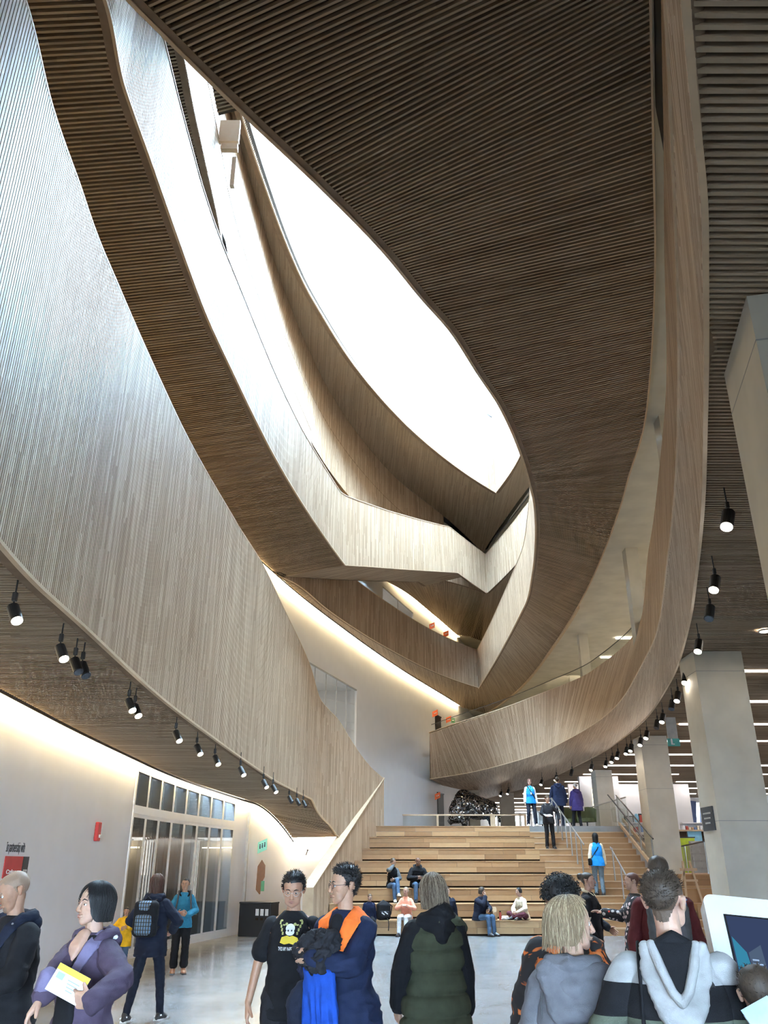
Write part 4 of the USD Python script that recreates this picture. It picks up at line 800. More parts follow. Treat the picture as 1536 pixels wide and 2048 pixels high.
# ================================================================ PEOPLE: one builder, posed figure by figure
from scipy.interpolate import LinearNDInterpolator
SEG = 12
def sph(c, r, n=None): return mf.Manifold.sphere(float(r), n or SEG).translate(tuple(map(float, c)))
def bone(a, ra, b, rb): return mf.Manifold.batch_hull([sph(a, ra), sph(b, rb)])
def chain(pts, rr): return [bone(pts[i], rr[i], pts[i + 1], rr[i + 1]) for i in range(len(pts) - 1)]
def hullm(*cr): return mf.Manifold.batch_hull([sph(c, r) for c, r in cr])
def union(L): return mf.Manifold.batch_boolean(L, mf.OpType.Add)
def man(m): return mf.Manifold(mf.Mesh(np.asarray(m.vertices, np.float32), np.asarray(m.faces, np.uint32)))
def smoothed(m, res, it=8):
    t = tm(m.refine_to_length(res)); t.merge_vertices(); trimesh.smoothing.filter_taubin(t, lamb=.5, nu=.53, iterations=it); return t
def unit(v): v = np.asarray(v, float); return v / (np.linalg.norm(v) + 1e-12)
def rot(ax, a):
    return trimesh.transformations.rotation_matrix(a, ax)[:3, :3]
def ik(a, c, l1, l2, hint):
    a, c = np.asarray(a, float), np.asarray(c, float); d = c - a; L = np.linalg.norm(d)
    if L > (l1 + l2) * .999: c = a + d / L * (l1 + l2) * .999; d = c - a; L = np.linalg.norm(d)
    x = (l1 * l1 - l2 * l2 + L * L) / (2 * L); hgt = math.sqrt(max(l1 * l1 - x * x, 0)); e = d / L; hv = np.asarray(hint, float); hv = unit(hv - e * (hv @ e)); return a + e * x + hv * hgt, c
def hand(wr, d, n, side, curl=.35, s=1.0, spread=.06):
    """side: +1 right, -1 left. palm faces n, fingers along d"""
    d = unit(d); n = unit(np.asarray(n, float) - d * (np.asarray(n, float) @ d)); w = np.cross(d, n) * side; P = lambda a, b, c: wr + s * (d * a + w * b + n * c)
    out = [hullm((P(0, .014, 0), .021 * s), (P(0, -.014, 0), .021 * s), (P(.085, .032, .002), .0135 * s), (P(.08, -.034, .002), .0125 * s), (P(.05, .03, .006), .017 * s))]
    for j, (L, b) in enumerate(((.070, .033), (.078, .011), (.073, -.011), (.056, -.032))):
        p = P(.084 - (.006 if j == 3 else 0), b, .002); ang = curl * .6 + .06 * j * curl; q = [p]; dd = d * math.cos(ang) + n * math.sin(ang) + w * spread * (1.5 - j)
        for k, f in enumerate((.45, .3, .25)):
            q.append(q[-1] + unit(dd) * L * f * s); ang += curl; dd = d * math.cos(ang) + n * math.sin(ang)
        out += chain(q, [.0098 * s, .0092 * s, .0085 * s, .0075 * s])
    t0 = P(.022, .026, .008); t1 = t0 + s * .042 * unit(w * .75 + d * .65 + n * .3); t2 = t1 + s * .03 * unit(w * .35 + d * .85 + n * (.3 + curl * .5))
    return out + chain([t0, t1, t2], [.016 * s, .0115 * s, .009 * s])
def loft(rings, n=32, p=2.3):
    """closed loft of superellipses: rings of (centre, rx, ry)"""
    a = np.arange(n) * 2 * PI / n; ca, sa = np.cos(a), np.sin(a); q = 2 / p
    v = np.vstack([np.stack([c[0] + rx * np.sign(ca) * abs(ca) ** q, c[1] + ry * np.sign(sa) * abs(sa) ** q, np.full(n, c[2])], 1) for c, rx, ry in rings])
    m = len(rings); f = []
    for i in range(m - 1):
        k = np.arange(n); l = (k + 1) % n
        f += [np.stack([i * n + k, i * n + l, (i + 1) * n + l], 1), np.stack([i * n + k, (i + 1) * n + l, (i + 1) * n + k], 1)]
    v = np.vstack([v, [rings[0][0]], [rings[-1][0]]]); k = np.arange(n); l = (k + 1) % n
    f += [np.stack([l, k, np.full(n, m * n)], 1), np.stack([(m - 1) * n + k, (m - 1) * n + l, np.full(n, m * n + 1)], 1)]
    return trimesh.Trimesh(v, np.vstack(f), process=False)
def ruffle(m, amp, freq=9.0, seed=0, sx=(1, 1, 1.8)):
    n = m.vertex_normals; p_ = m.vertices * np.array(sx) * freq + seed * 7.3; k = (meshkit.fbm(p_, 3, seed) - .5) * .8 + .5 - 1.6 * np.abs(meshkit.noise(p_ * .8 + meshkit.noise(p_, 5)[:, None] * 1.5, seed + 9) - .5) ** .8
    m.vertices = m.vertices + n * (k * 2 * amp)[:, None]; return m
def hair_shell(Lf, rad=(.088, .108, .105), flare=.0, thick=.018, nphi=56, ns=22, rough=.004, seed=0, wave=0, part_x=0.0):
    """hair as a closed shell in head space: Lf(phi) is how far it runs from the crown, phi = 0 at the face. Returns (mesh, P) with P(phi, l, out)"""
    R = (rad[0] + rad[1] + 2 * rad[2]) / 4; q = R * PI / 2 * 1.08
    def Pt(phi, l, out=0.0):
        th = np.minimum(l / q, 1) * PI / 2; dn = np.maximum(l - q, 0)
        k = np.sin(th) + flare * dn / .1 - .12 * np.clip(dn / .15, 0, 1) * (flare <= 0); rr = 1 + out / R
        return np.stack([np.sin(phi) * rad[0] * k * rr + wave * np.sin(l * 55 + phi * 3) * np.clip(l - .08, 0, .1) * 2, -np.cos(phi) * rad[1] * k * rr + .012, rad[2] * np.cos(th) * rr + .022 - dn], -1)
    ph = np.linspace(-PI, PI, nphi + 1)[:-1]; L = np.array([Lf(p) for p in ph]); s = np.linspace(.0, 1, ns)
    PH, S = np.meshgrid(ph, s, indexing='ij'); LL = S * L[:, None]
    nz = (meshkit.noise(np.stack([np.cos(PH) * 9, np.sin(PH) * 9, LL * 9], -1), seed) - .5) * 2 * rough + (meshkit.noise(np.stack([np.cos(PH) * 24, np.sin(PH) * 24, LL * 5], -1), seed + 3) - .5) * rough * 1.4
    o = Pt(PH, LL, nz * np.minimum(1, S * 3)); inn = Pt(PH, LL, -thick * np.minimum(1, .3 + 2 * (1 - S)))
    n = nphi; v = np.vstack([o.reshape(-1, 3), inn.reshape(-1, 3)]); f = []
    for base, flip in ((0, 0), (n * ns, 1)):
        for i in range(n):
            j = (i + 1) % n; k = np.arange(ns - 1); a, b, c, d = base + i * ns + k, base + j * ns + k, base + j * ns + k + 1, base + i * ns + k + 1
            q_ = np.vstack([np.stack([a, b, c], 1), np.stack([a, c, d], 1)]); f.append(q_[:, ::-1] if flip else q_)
    i = np.arange(n); j = (i + 1) % n; a, b, c, d = i * ns + ns - 1, j * ns + ns - 1, n * ns + j * ns + ns - 1, n * ns + i * ns + ns - 1
    f += [np.stack([a, b, c], 1), np.stack([a, c, d], 1)]
    m = trimesh.Trimesh(v, np.vstack(f), process=False); m.fix_normals(); return m, Pt
def strands(Pt, Lf, n, r=.0022, seed=0, jit=.01, l0=.02, phr=(-PI, PI), over=1.04):
    g = np.random.default_rng(seed); out = []
    for _ in range(n):
        ph = g.uniform(*phr); L = Lf(ph) * g.uniform(.68, over); l = np.linspace(g.uniform(.01, max(.02, L * .35)), L, 9); w = g.normal(0, .10) * np.linspace(0, 1, 9) ** 1.5
        out.append(tube(Pt(ph + w, l, .003 + g.uniform(0, jit) * np.linspace(.2, 1, 9)), r * np.linspace(1, .45, 9), 4))
    return trimesh.util.concatenate(out)
HAIR = {  # length from the crown by angle from the face (degrees)
    'short': ([0, 35, 60, 80, 100, 140, 180], [.085, .095, .12, .135, .16, .20, .215]),
    'crop': ([0, 35, 60, 80, 100, 140, 180], [.07, .08, .105, .13, .16, .205, .22]),
    'bob': ([0, 18, 38, 54, 75, 110, 180], [.085, .10, .16, .26, .29, .29, .28]),
    'fringe': ([0, 25, 45, 60, 90, 140, 180], [.125, .13, .19, .25, .26, .26, .25]),
    'shoulder': ([0, 18, 35, 55, 90, 140, 180], [.10, .14, .27, .31, .33, .33, .32]),
    'swept': ([0, 25, 50, 68, 95, 140, 180], [.09, .10, .13, .27, .33, .33, .32]),
    'long': ([0, 18, 35, 55, 90, 140, 180], [.10, .13, .24, .33, .42, .48, .50]),
    'tied': ([0, 30, 60, 80, 110, 150, 180], [.085, .09, .12, .15, .18, .19, .19])}
def person(label, at, rz=0.0, h=1.75, res=.022, skin='skin_tan', arms=None, legs=None, lean=0.0, head=(0, 0, 0), sit=None, top=None, under=None, bottom=None, shoes='shoe_black', hair=None, build=1.0, face=True, cat='person', female=False, twist=0.0, bare_legs=False, curl=.4, beard=False):
    """local frame: faces -y, z up, 1.75 m tall; sit = seat height (local). arms/legs: per side (right, left) dict(w=wrist target, e=elbow hint, d=finger direction, n=palm normal, curl)"""
    P = thing('person', label, cat, at, rz, scale=h / 1.75); G = type('G', (), {})(); G.prim, G.at, G.rz, G.h = P, at, rz, h; G.scale = h / 1.75
    near = res < .015; global SEG; SEG = 16 if near else 10
    pz = .95 if sit is None else sit + .11; pel = V(0, 0 if sit is None else .0, pz)
    RL = rot([1, 0, 0], lean) @ rot([0, 0, 1], twist); TR = lambda x, y, z: pel + RL @ V(x, y, z - .95)
    sw = (.16 if female else .18) * build
    neck, neck2, hc = TR(0, .012, 1.455), TR(0, -.002, 1.525), TR(0, -.012, 1.625)
    HR = rot([0, 0, 1], head[0]) @ rot([1, 0, 0], head[1]) @ rot([0, 1, 0], head[2]); hc = hc + RL @ V(0, -.03 * math.sin(max(head[1], 0)), -.012 * max(head[1], 0)); HP = lambda *c: hc + HR @ V(*c)
    HM = np.eye(4); HM[:3, :3] = HR; HM[:3, 3] = hc; G.HM = HM; G.HP = HP; G.TR = TR
    arms = arms or (dict(), dict()); legs = legs or (dict(), dict())
    sh, el, wr, hd = [], [], [], []
    for k, s in ((0, -1), (1, 1)):
        a = arms[k]; S_ = TR(s * sw, .005, 1.405); w = np.asarray(a.get('w', (s * (sw + .07), -.03, .83 + pz - .95)), float); e, w = ik(S_, w, .285, .255, a.get('e', (s * .4, 1, -.2)))
        sh.append(S_); el.append(e); wr.append(w); d = a.get('d', unit(w - e)); n = a.get('n', (-s, -.25, 0)); hd += hand(w + unit(d) * .012, d, n, -s if False else (1 if k == 0 else -1), a.get('curl', curl))
    hip, kn, an = [], [], []
    for k, s in ((0, -1), (1, 1)):
        l = legs[k]; H_ = pel + V(s * .088, 0, -.03); dflt = (s * .1, .02, .09) if sit is None else (s * .11, -.46, .09); A_ = np.asarray(l.get('a', dflt), float)
        k_, A_ = ik(H_, A_, .425, .42, l.get('k', (s * .05, -1, .1) if sit is None else (0, -.6, 1))); hip.append(H_); kn.append(k_); an.append(A_)
    G.sh, G.el, G.wr, G.hip, G.kn, G.an, G.pel = sh, el, wr, hip, kn, an, pel
    # ---- body: one continuous surface
    b = [hullm((TR(-.09, 0, .93), .085), (TR(.09, 0, .93), .085), (TR(-.075, 0, 1.1), .078), (TR(.075, 0, 1.1), .078)), hullm((TR(-.075, 0, 1.1), .078), (TR(.075, 0, 1.1), .078), (TR(-.1, 0, 1.33), .085), (TR(.1, 0, 1.33), .085)),
         hullm((TR(-.1, 0, 1.33), .08), (TR(.1, 0, 1.33), .08), (TR(-sw + .035, 0, 1.385), .036), (TR(sw - .035, 0, 1.385), .036), (neck, .052)), bone(neck, .056, neck2, .05), bone(neck2, .05, HP(0, .012, -.03), .052)]
    for k in (0, 1):
        b += chain([sh[k] + RL @ V((.03, -.03)[k], 0, -.035), el[k], wr[k]], [.04, .036, .026]); b += chain([hip[k], kn[k], an[k]], [.082, .055, .036]); b += [hullm((an[k] + V(0, .03, -.04), .032), (an[k] + V(0, -.13, -.055), .026), (an[k], .034))]
    b += hd
    X = 1.0 if not female else .95
    b += [hullm((HP(0, .028, .036), .078), (HP(0, -.018, .036), .072)), hullm((HP(0, -.02, .02), .07), (HP(-.03 * X, -.05, -.066), .028), (HP(.03 * X, -.05, -.066), .028), (HP(0, -.066, -.088), .02)), hullm((HP(-.04, -.048, -.016), .03), (HP(.04, -.048, -.016), .03)),
          hullm((HP(-.026, -.08, .026), .012), (HP(.026, -.08, .026), .012))]
    b += chain([HP(0, -.088, .016), HP(0, -.107, -.026)], [.0085, .0115]); b += [hullm((HP(-.012, -.096, -.032), .0085), (HP(.012, -.096, -.032), .0085)), hullm((HP(-.017, -.086, -.058), .008), (HP(.017, -.086, -.058), .008), (HP(0, -.092, -.058), .009))]
    for s in ((-1, 1) if not hair or hair[0] in ('short', 'crop', 'tied') else ()): b.append(hullm((HP(s * .077, .012, -.018), .010), (HP(s * .083, .022, .016), .014), (HP(s * .079, .012, .02), .01)))
    G.body = smoothed(union(b), res, 7 if near else 5); part('body', G.body, skin, P, smooth=True)
    # ---- face
    if face:
        ey = []
        part('eye_white', [tm(sph(HP(s * .03, -.0782, .006), .0108, 12)) for s in (-1, 1)], 'eye_white', P, smooth=True); part('iris', [tm(sph(HP(s * .03, -.0842, .005), .0062, 10)) for s in (-1, 1)], 'iris', P, smooth=True)
        part('eyebrow', [tube([HP(s * .014, -.092, .026), HP(s * .03, -.092, .033), HP(s * .048, -.082, .027)], [.0028, .0036, .002], 6) for s in (-1, 1)], 'hair_black' if hair is None or 'hair_' not in str(hair[1]) else hair[1], P)
        part('eyelid', [tube([HP(s * .016, -.086, .010), HP(s * .03, -.0895, .0138), HP(s * .044, -.082, .010)], .0034, 6) for s in (-1, 1)], skin, P)
        part('lips', [tube([HP(-.021, -.088, -.0575), HP(-.006, -.0985, -.054), HP(.006, -.0985, -.054), HP(.021, -.088, -.0575)], [.002, .0042, .0042, .002], 6), tube([HP(-.018, -.089, -.061), HP(0, -.098, -.064), HP(.018, -.089, -.061)], [.002, .0052, .002], 6)], 'lips', P, smooth=True)
    # ---- trousers, shoes
    if bottom:
        w = bottom.get('w', 1.0); end = bottom.get('end', 1.0); B = []
        hz = (TR(0, 0, 1.02), TR(0, 0, .93))
        B += [hullm((hz[0] + V(-.075, .0, 0), .092), (hz[0] + V(.075, 0, 0), .092), (pel + V(-.088, .012, -.04), .1), (pel + V(.088, .012, -.04), .1))]
        for k in (0, 1):
            a2 = kn[k] + (an[k] - kn[k]) * end - (V(0, 0, .02) if end > .95 else 0); B += chain([hip[k], kn[k], a2], [.098 * w, .068 * w, bottom.get('hem', .055) * (w if w > 1 else 1)])
        m = ruffle(smoothed(union(B), max(res, .014), 5), .006, 11, 3); part('trousers', m, bottom['m'], P, smooth=True)
    if shoes:
        for k in (0, 1):
            A_ = an[k]; f = unit(V(0, -1, 0) + .12 * V((-1, 1)[k], 0, 0)) if legs[k].get('f') is None else unit(legs[k]['f']); sole = V(0, 0, -.085) + A_
            m = smoothed(hullm((sole + V(0, 0, .035) - f * .055, .035), (sole + V(0, 0, .03) + f * .15, .03), (sole + V(0, 0, .035) + f * .08 + V(.025, 0, 0), .03), (sole + V(0, 0, .035) + f * .08 - V(.025, 0, 0), .03), (A_ + V(0, 0, .0), .042)), .015, 3); m.vertices[:, 2] = np.maximum(m.vertices[:, 2], sole[2] - .004)
            sh_ = part('shoe', m, shoes, P, smooth=True)
            if near or h > 1.5: part('sole', bx(*(sole + f * .05 + V(0, 0, .008)), .085, .25, .022, math.atan2(-f[0], f[1]) if f[1] else 0), 'sole_white' if shoes == 'shoe_sneaker' else 'shoe_black', sh_ if False else P)
    # ---- upper garment
    if under: part('undershirt', smoothed(man(loft([(TR(0, 0, 1.0), .135, .1), (TR(0, -.002, 1.2), .14, .108), (TR(0, -.004, 1.36), .14, .108), (TR(0, 0, 1.45), .085, .075), (TR(0, .0, 1.475), .062, .06)])), .02, 2), under, P, smooth=True)
    if top:
        p = top.get('puff', .012); L = top.get('len', .1); fl = top.get('flare', .015); bw = build * (.94 if female else 1); f_ = bw + 0 * bw
        rg = [(TR(0, 0, .95 - L), .165 * f_ + fl + p, .112 + fl + p), (TR(0, 0, .95), .162 * f_ + p + fl * .6, .11 + p + fl * .5), (TR(0, 0, 1.08), (.142 if female else .15) * f_ + p, .102 + p), (TR(0, -.006 if female else 0, 1.24), .158 * f_ + p, .118 + p), (TR(0, 0, 1.35), .155 * f_ + p * .8, .106 + p * .8), (TR(0, .004, 1.415), .125 * f_ + p * .4, .083 + p * .4), (TR(0, .008, 1.455), .085 + p * .3, .07 + p * .3), (TR(0, .008, 1.475 + top.get('collar', 0)), .066 + top.get('cw', 0), .064 + top.get('cw', 0))]
        torso = man(loft(rg)); slv = []; kind = top.get('sleeve', 'long')
        for k in (0, 1):
            S0 = sh[k] + RL @ V((.025, -.025)[k], 0, -.022 - p * .45)
            if kind == 'long': wend = wr[k] - unit(wr[k] - el[k]) * .01; slv.append(union(chain([S0, el[k], wend], [.056 + p * .62, .047 + p * .7, .038 + p * .6])))
            elif kind == 'short': mid = sh[k] + (el[k] - sh[k]) * .72; slv.append(union(chain([S0, mid], [.056 + p * .6, .06 + p * .7])))
            else: slv.append(sph(S0, .055 + p * .5))
        G.top = None
        if top.get('sleeve_m'):
            m = ruffle(smoothed(torso, max(res, .014), 4), top.get('ruf', .006), 8, 1); sm = ruffle(smoothed(union(slv), max(res, .014), 4), .006, 12, 2); part('sleeves', sm, top['sleeve_m'], P, smooth=True)
        else: m = ruffle(smoothed(union([torso] + slv), max(res, .013), 5), top.get('ruf', .006), 8, 1)
        if top.get('fx'): m = top['fx'](m, G) or m
        G.top = m
        if top.get('split'):
            mm = man(trimesh.Trimesh(m.vertices, m.faces, process=True)); rest = mm
            for nm, mt, (nx, ny, nz, off) in top['split']:
                a_, rest = rest.split_by_plane((nx, ny, nz), off); part(nm, tm(a_), mt, P, smooth=40)
            part(top.get('name', 'jacket'), tm(rest), top['m'], P, smooth=40)
        else: part(top.get('name', 'jacket'), m, top['m'], P, smooth=True)
        if top.get('hood'):
            q = [TR(-.07, -.09, 1.41), TR(-.115, -.02, 1.47), TR(-.10, .075, 1.475), TR(0, .115, 1.465), TR(.10, .075, 1.475), TR(.115, -.02, 1.47), TR(.07, -.09, 1.41)]; rr = [.012, .022, .034, .042, .034, .022, .012]
            m = ruffle(smoothed(union(chain(q, rr) + [hullm((TR(-.09, .09, 1.44), .04), (TR(.09, .09, 1.44), .04), (TR(0, .135, 1.36), .045))]), .016, 5), .007, 12, 5); part('hood', m, top['hood'], P, smooth=True)
        if top.get('collar_m'):
            part('collar', smoothed(union(chain([TR(-.05, -.075, 1.435), TR(-.08, -.01, 1.48), TR(-.05, .07, 1.5), TR(.05, .07, 1.5), TR(.08, -.01, 1.48), TR(.05, -.075, 1.435)], [.014, .018, .02, .02, .018, .014])), .015, 4), top['collar_m'], P, smooth=True)
    # ---- hair
    if hair and hair[0] in ('short', 'crop', 'tied'):
        st, hm_ = hair[0], hair[1]; o = hair[2] if len(hair) > 2 else {}; t_ = dict(short=.0075, crop=.002, tied=.008)[st] * o.get('vol', 1) ** 2
        scalp(G, 'hair', hm_, t_, o.get('lift', 0), o.get('rough', .004), o.get('fr', 55), o.get('seed', 1), o.get('n', 0), o.get('tl', .022), o.get('r', .0018), o.get('top', 2.6 if st == 'short' else 1))
    elif hair:
        st, hm_ = hair[0], hair[1]; o = hair[2] if len(hair) > 2 else {}
        dg, ln = HAIR[st]; f = PchipInterpolator(np.radians(dg), np.array(ln) * o.get('k', 1)); Lf = lambda ph: float(f(abs((ph + PI) % (2 * PI) - PI)))
        m, Pt = hair_shell(Lf, rad=tuple(np.array((.083, .106, .102)) * o.get('vol', 1)), flare=o.get('flare', 0), rough=o.get('rough', .004), seed=o.get('seed', 1), wave=o.get('wave', 0))
        m.apply_transform(HM); hp = part('hair', m, hm_, P, smooth=60)
        if o.get('n'):
            
            for sd, mm_ in ((1, o.get('m2', hm_)), (2, o.get('m3', hm_))):
                s_ = strands(Pt, Lf, o['n'] // 2, o.get('r', .0022), sd, o.get('jit', .01), over=o.get('over', 1.04)); s_.apply_transform(HM); part('hair_strands', s_, mm_, P, smooth=True, kind='stuff')
    if hair:
        if o.get('bun'): bm_ = smoothed(sph((0, .11, .06), .045), .012, 2); ruffle(bm_, .006, 30, 2); bm_.apply_transform(HM); part('hair_bun', bm_, hm_, P, smooth=True)
        if o.get('tail'): q = tube([HP(0, .10, .03), HP(0, .15, .0), HP(0, .16, -.08), HP(0, .14, -.2)], [.02, .032, .03, .008], 10); part('ponytail', q, hm_, P, smooth=True)
    SEG = 12
    return G
ZB = (np.radians([0, 35, 58, 70, 84, 98, 112, 128, 150, 180]), np.array([.074, .072, .055, .03, -.012, .028, .03, -.03, -.068, -.072]))
def scalp(G, name, m_, t, lift=0.0, rough=.003, fr=40, seed=1, tuft=0, tl=.02, tr=.0016, top=1.0, base=.0012, fade=.03, curls=0):
    """close-fitting hair grown from the head's own surface: thickness t, zero at the hairline"""
    v = (G.body.vertices - G.HM[:3, 3]) @ G.HM[:3, :3]; n = G.body.vertex_normals; c = v - V(0, .008, .036); ph = np.abs(np.arctan2(c[:, 0], -c[:, 1]))
    S = v[:, 2] - np.interp(ph, *ZB) - lift; S[(np.hypot(c[:, 0], c[:, 1]) > .125) | (v[:, 2] < -.1) | (v[:, 2] > .2)] = -1; S[(np.abs(v[:, 0]) > .0795) & (v[:, 2] < .04)] = -1
    F = G.body.faces[(S[G.body.faces] > -.004).all(1)]; k = np.unique(F)
    if not len(k): return
    th = base + (t - base) * np.clip(S / fade, 0, 1) ** .7 * (1 + (top - 1) * np.clip((v[:, 2] - .04) / .07, 0, 1)); th = th + rough * (meshkit.fbm(v * fr, 3, seed) - .5) * 2 * np.clip(S / .02, 0, 1)
    o = G.body.vertices + n * th[:, None]; mp = np.full(len(v), -1); mp[k] = np.arange(len(k)); part(name, trimesh.Trimesh(o[k], mp[F], process=False), m_, G.prim, smooth=True)
    if curls:
        g = np.random.default_rng(seed); out = []
        for i in g.choice(k[S[k] > .006], curls):
            u1 = unit(np.cross(n[i], g.normal(0, 1, 3))); u2 = unit(n[i] * .7 + np.cross(n[i], u1) * .7); a = np.linspace(0, g.uniform(5, 10), 13); out.append(tube([o[i] - n[i] * .006 + .009 * (u1 * math.cos(t_) + u2 * math.sin(t_)) + n[i] * .0022 * t_ for t_ in a], .0017, 4))
        part(name + '_curls', trimesh.util.concatenate(out), m_, G.prim, smooth=True, kind='stuff')
    if tuft:
        g = np.random.default_rng(seed); kk = g.choice(k[S[k] > .012], tuft); out = []
        for i in kk:
            d = unit(n[i] * .5 + G.HM[:3, :3] @ V(g.normal(0, .35), -.55 + g.normal(0, .35), .15 + g.normal(0, .25))); p = o[i] - n[i] * .002; L = tl * g.uniform(.6, 1.2); out.append(tube([p, p + d * L * .5 + n[i] * .003, p + d * L], [tr, tr * .8, tr * .25], 4))
        part(name + '_strands', trimesh.util.concatenate(out), m_, G.prim, kind='stuff')
def lapel(G, m_, sides=(-1, 1), w=1.0, back=True, low=1.18):
    q = lambda *a: G.TR(*a); I = [(.028, -.162, low), (.05, -.158, 1.30), (.072, -.095, 1.43), (.075, .0, 1.485), (.055, .07, 1.49), (0, .088, 1.49)]; O = [(.045, -.166, low), (.05 + .06 * w, -.145, 1.30), (.072 + .08 * w, -.075, 1.41), (.075 + .08 * w, .02, 1.43), (.055 + .07 * w, .115, 1.42), (0, .15, 1.41)]
    n = 6 if back else 4
    for s in sides: part('lapel', ruffle(smoothed(union([hullm(*[(q(s * p[0], p[1], p[2]), r) for p, r in ((I[i], .010), (I[i + 1], .010), (O[i], .007), (O[i + 1], .007))]) for i in range(n - 1)]), .011, 4), .003, 18, 2), m_, G.prim, smooth=True)
def glasses(G, mat_='dark_steel', r=.0014):
    m = []
    for s in (-1, 1):
        a = np.linspace(0, 2 * PI, 21); m.append(tube([G.HP(s * .031 + .021 * math.cos(t), -.098 + .004 * abs(math.cos(t)), .004 + .0165 * math.sin(t)) for t in a], r, 5)); m.append(tube([G.HP(s * .052, -.094, .008), G.HP(s * .078, -.03, .01), G.HP(s * .083, .025, .008)], r, 5))
    m.append(tube([G.HP(-.011, -.099, .008), G.HP(0, -.104, .011), G.HP(.011, -.099, .008)], r, 5)); part('glasses', m, mat_, G.prim, smooth=True)
def front_of(G, sgn=-1):
    m = G.top; n = m.vertex_normals; k = n[:, 1] * sgn > .15; v = m.vertices[k]; return LinearNDInterpolator(v[:, [0, 2]], v[:, 1])
def decal(G, name, polys, m_, sgn=-1, off=.004, f=None, mesh=None, parent=None):
    """flat print laid on the front (sgn -1) or back (+1) of a garment; polys in local (x, z)"""
    f = f or front_of(G, sgn)
    if mesh is None:
        ms = [trimesh.creation.extrude_polygon(p, .001, engine='earcut') for p in polys]; mesh = trimesh.util.concatenate(ms)
    v, fc = trimesh.remesh.subdivide_to_size(mesh.vertices, mesh.faces, .018); y = f(v[:, 0], v[:, 1]); y = np.where(np.isnan(y), np.nanmean(y), y)
    M = trimesh.Trimesh(np.stack([v[:, 0], y + sgn * (off + v[:, 2]), v[:, 1]], 1), fc, process=False); M.fix_normals(); part(name, M, m_, parent or G.prim)
def same_place(G, name, label, cat, group=None): return thing(name, label, cat, G.at, G.rz, group, scale=G.scale)
def cloth(name, c, rough=.85, var=.16, bump=.25, bs=220): plain(name, c, rough, spec=.2, var=var, scale=14, bump=bump, bscale=bs)
def skin_mat(name, c): mat(name, {'g': ('geometry', {}), 'n': ('noise_texture', dict(scale=24, detail=4)), 'r': ('rgb_ramp', {'ramp': [(.3, V(*c) * .88), (.7, V(*c) * 1.08)]}), 'p': ('principled_bsdf', dict(roughness=.5, specular_ior_level=.35, subsurface_weight=.12, subsurface_radius=(1, .35, .2), subsurface_scale=.006))}, [('g.position', 'n.vector'), ('n.fac', 'r.fac'), ('r.color', 'p.base_color')])
def hair_mat(name, a, b, rough=.6, sc=(60, 60, 5)): mat(name, {'t': ('texture_coordinate', {}), 'm': ('mapping', dict(scale=sc)), 'n': ('noise_texture', dict(scale=3, detail=4)), 'r': ('rgb_ramp', {'ramp': [(.3, a), (.7, b)]}), 'p': ('principled_bsdf', dict(roughness=rough, specular_ior_level=.4))}, [('t.object', 'm.vector'), ('m.vector', 'n.vector'), ('n.fac', 'r.fac'), ('r.color', 'p.base_color')])
skin_mat('skin_tan', (.43, .25, .165)); skin_mat('skin_light', (.52, .32, .235)); skin_mat('skin_warm', (.38, .21, .135)); skin_mat('skin_dark', (.16, .08, .05))
plain('eye_white', (.6, .58, .55), .3); plain('iris', (.02, .012, .01), .2); plain('lips', (.27, .11, .09), .5)
hair_mat('hair_black', (.006, .006, .007), (.016, .015, .016), .55); hair_mat('hair_brown', (.05, .03, .018), (.11, .065, .035)); hair_mat('hair_auburn', (.06, .02, .015), (.12, .045, .025)); hair_mat('hair_blonde', (.22, .15, .08), (.58, .46, .29), .45); hair_mat('hair_blonde_dark', (.14, .09, .05), (.30, .21, .12)); hair_mat('hair_ash', (.09, .065, .045), (.24, .18, .12)); hair_mat('hair_ash_light', (.20, .155, .11), (.34, .27, .19)); hair_mat('hair_dark_brown', (.025, .016, .011), (.06, .04, .026)); hair_mat('hair_white', (.5, .5, .5), (.7, .7, .7))
hair_mat('hair_fade', (.07, .045, .03), (.12, .08, .055), .7, (90, 90, 90)); hair_mat('hair_stubble', (.22, .145, .10), (.30, .20, .14), .6, (120, 120, 120))
for n_, c_ in dict(cloth_black=(.010, .010, .012), cloth_black_soft=(.018, .018, .022), cloth_navy=(.011, .014, .027), cloth_navy_bright=(.011, .017, .045), cloth_purple=(.075, .055, .09), cloth_lilac=(.17, .15, .25), cloth_orange=(.85, .17, .03), cloth_royal=(.012, .06, .33), cloth_olive=(.045, .05, .03), cloth_grey=(.13, .13, .145), cloth_heather=(.34, .34, .335), cloth_green=(.10, .115, .085), cloth_yellow=(.75, .42, .02),
                   cloth_cyan=(.03, .19, .31), cloth_vest_blue=(.02, .28, .80), cloth_jeans=(.07, .12, .20), cloth_jeans_pale=(.16, .22, .27), cloth_jeans_dark=(.012, .015, .026), cloth_maroon=(.10, .02, .022), cloth_salmon=(.80, .33, .22), cloth_cream=(.72, .62, .46), cloth_burgundy=(.08, .02, .03), cloth_violet=(.05, .035, .14), cloth_teal=(.03, .16, .16), cloth_white=(.75, .75, .76), cloth_kneegrey=(.10, .105, .11)).items(): cloth(n_, c_)
plain('shoe_black', (.012, .012, .013), .4); plain('shoe_sneaker', (.03, .03, .032), .5); plain('sole_white', (.75, .75, .75), .5); plain('shoe_pale', (.6, .58, .45), .6); plain('paper_white', (.78, .79, .78), .6, var=.03); plain('print_yellow', (.80, .60, .05), .6); plain('print_teal', (.35, .62, .66), .6); plain('print_grey', (.35, .4, .42), .6); plain('print_white', (.80, .80, .80), .7); plain('print_black', (.01, .01, .01), .7); plain('print_bamboo', (.42, .42, .16), .7)
